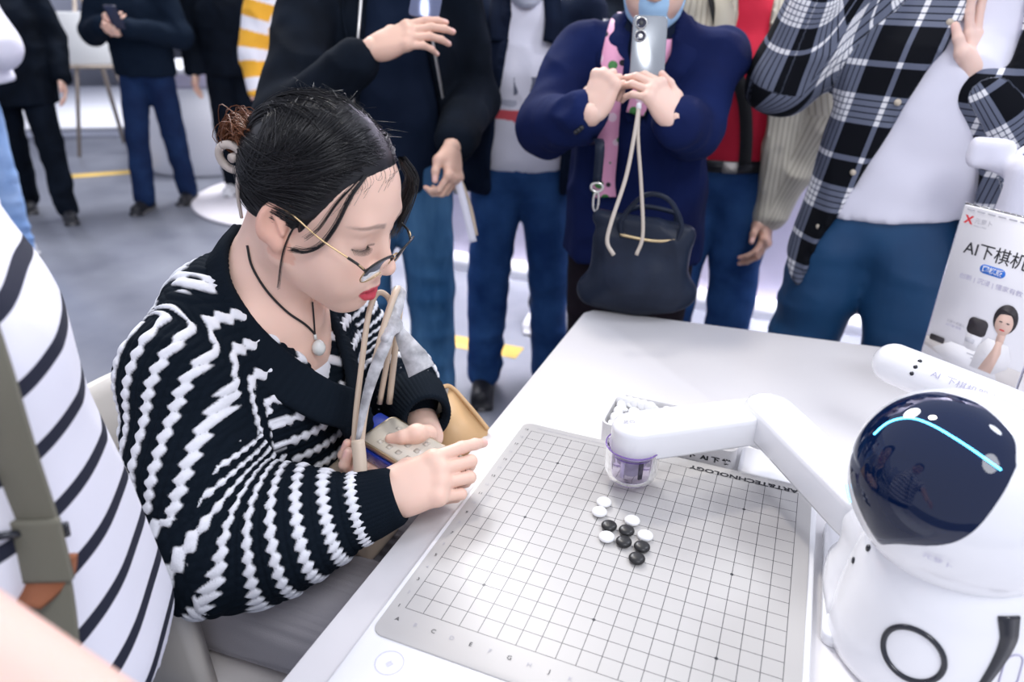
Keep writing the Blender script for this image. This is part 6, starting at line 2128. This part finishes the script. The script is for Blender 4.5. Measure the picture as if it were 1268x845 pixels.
# ---- person in a long black coat on the round base
P6 = Stand((-3.50, 3.34), math.radians(-70), 1.70, 'person in a black coat and wide trousers on the round white base')
P6.o = A(-3.50, 3.34, .024)
a6 = [(P6.p(s_ * .19, 0, 1.38), P6.p(s_ * .26, .02, 1.10), P6.p(s_ * .22, .12, .86)) for s_ in (1, -1)]
hh6 = [hand(a6[i][2], P6.F * .3 - A(0, 0, 1), P6.Rv * (1 if i == 0 else -1), i == 0, 1.0) for i in (0, 1)]
P6.body(a6, hh6)
P6.hair(long=True)
P6.trousers(M_BLACKCLOTH, 1.16, sd=101, feet=.05)
P6.shoes(M_SHOE_WT)
t6 = P6.torso(.84, .20, .145, .215, lowr=1.08) + P6.sleeve(*a6[0], (.082, .076, .060)) + P6.sleeve(*a6[1], (.082, .076, .060))
P6.cloth('coat', t6, M_BLACKCLOTH, amp=.010, sd=103, low=.84, h=.012)

# ---- person in a dark brown coat with a white paper roll, behind
P6b = Stand((-3.92, 4.75), math.radians(-60), 1.72, 'person in a dark brown coat standing beyond the counter, left of the black coat')
a6b = [(P6b.p(s_ * .19, 0, 1.40), P6b.p(s_ * .26, .02, 1.12), P6b.p(s_ * .20, .16, .95)) for s_ in (1, -1)]
hb6 = [hand(a6b[i][2], P6b.F * .5 - A(0, 0, 1), P6b.Rv * (1 if i == 0 else -1), i == 0, 1.0) for i in (0, 1)]
P6b.body(a6b, hb6)
P6b.hair()
P6b.trousers(M_BLACKCLOTH, 1.0, sd=111)
P6b.shoes(M_SHOE_DK)
t6b = P6b.torso(.80, .20, .145, .215, lowr=1.08) + P6b.sleeve(*a6b[0], (.082, .076, .060)) + P6b.sleeve(*a6b[1], (.082, .076, .060))
P6b.cloth('coat', t6b, mat('brown_black_coat', (.020, .013, .009), .8, spec=.08, bump=.2, bscale=300), amp=.010, sd=113, low=.80, h=.012)

# ---- person in a yellow and white striped sweater, mostly hidden
P7 = Stand((-2.36, 2.66), math.radians(-50), 1.68, 'person in a yellow and white banded sweater, half hidden in the background')
a7 = [(P7.p(.20, 0, 1.37), P7.p(.275, .0, 1.09), P7.p(.27, .06, .84)), (P7.p(-.20, 0, 1.37), P7.p(-.27, 0, 1.09), P7.p(-.26, .06, .84))]
hh7 = [hand(a7[i][2], P7.F * .2 - A(0, 0, 1), P7.Rv * (1 if i == 0 else -1), i == 0, 1.0, {k: (25, 35, 20) for k in range(4)}) for i in (0, 1)]
P7.body(a7, hh7)
P7.hair(long=True)
P7.trousers(M_BLACKCLOTH, 1.1, sd=121)
P7.shoes(M_SHOE_DK)
p7 = P7.torso(.86, .19, .14, .21) + P7.sleeve(*a7[0], (.085, .080, .062)) + P7.sleeve(*a7[1], (.085, .080, .062), reg=2)
def band7(V, Q):
    st = limb_uv(V, p7, P7, [list(a7[0]), list(a7[1])])
    z = np.where(st[:, 2] > 0, 1.40 + st[:, 1], st[:, 1])
    f_ = (z + .02) / .155 - np.floor((z + .02) / .155)
    w = np.clip((f_ - .42) * 40, 0, 1)[:, None]
    return {'col': A(.80, .79, .84) * (1 - w) + A(.80, .40, .03) * w}
P7.cloth('sweater', p7, mat('banded_knit', (1, 1, 1), .85, attr='col', bump=.25, bscale=300), amp=.010, sd=123, low=.87, h=.012, attrs=band7)

# ---- person in black behind the two masked visitors
P13 = Stand((-.47, 2.10), math.radians(-78), 1.74, 'person in black with an orange lanyard, mostly hidden behind two masked visitors', spread=.24)
a13 = [(P13.p(s_ * .19, 0, 1.41), P13.p(s_ * .26, 0, 1.12), P13.p(s_ * .25, .06, .88)) for s_ in (1, -1)]
hh13 = [hand(a13[i][2], P13.F * .2 - A(0, 0, 1), P13.Rv * (1 if i == 0 else -1), i == 0, 1.0) for i in (0, 1)]
P13.body(a13, hh13)
P13.hair()
P13.trousers(M_BLACKCLOTH, .95, sd=131, feet=.05)
P13.shoes(M_SHOE_WT)
t13 = P13.torso(.86, .19, .14, .21) + P13.sleeve(*a13[0], (.08, .072, .056)) + P13.sleeve(*a13[1], (.08, .072, .056))
P13.cloth('jacket', t13, M_BLACKCLOTH, amp=.010, sd=133, low=.87, h=.012)
build('lanyard', ribbon(smooth_path([P13.p(.06, .02, 1.47), surf(t13, P13.p(.07, .5, 1.38), -P13.F, lift=.004), surf(t13, P13.p(.03, .5, 1.20), -P13.F, lift=.004), surf(t13, P13.p(.0, .5, 1.10), -P13.F, lift=.004)], 30), P13.Rv, .016, .003), mat('orange_tape', (.80, .25, .03), .6), P13.t)
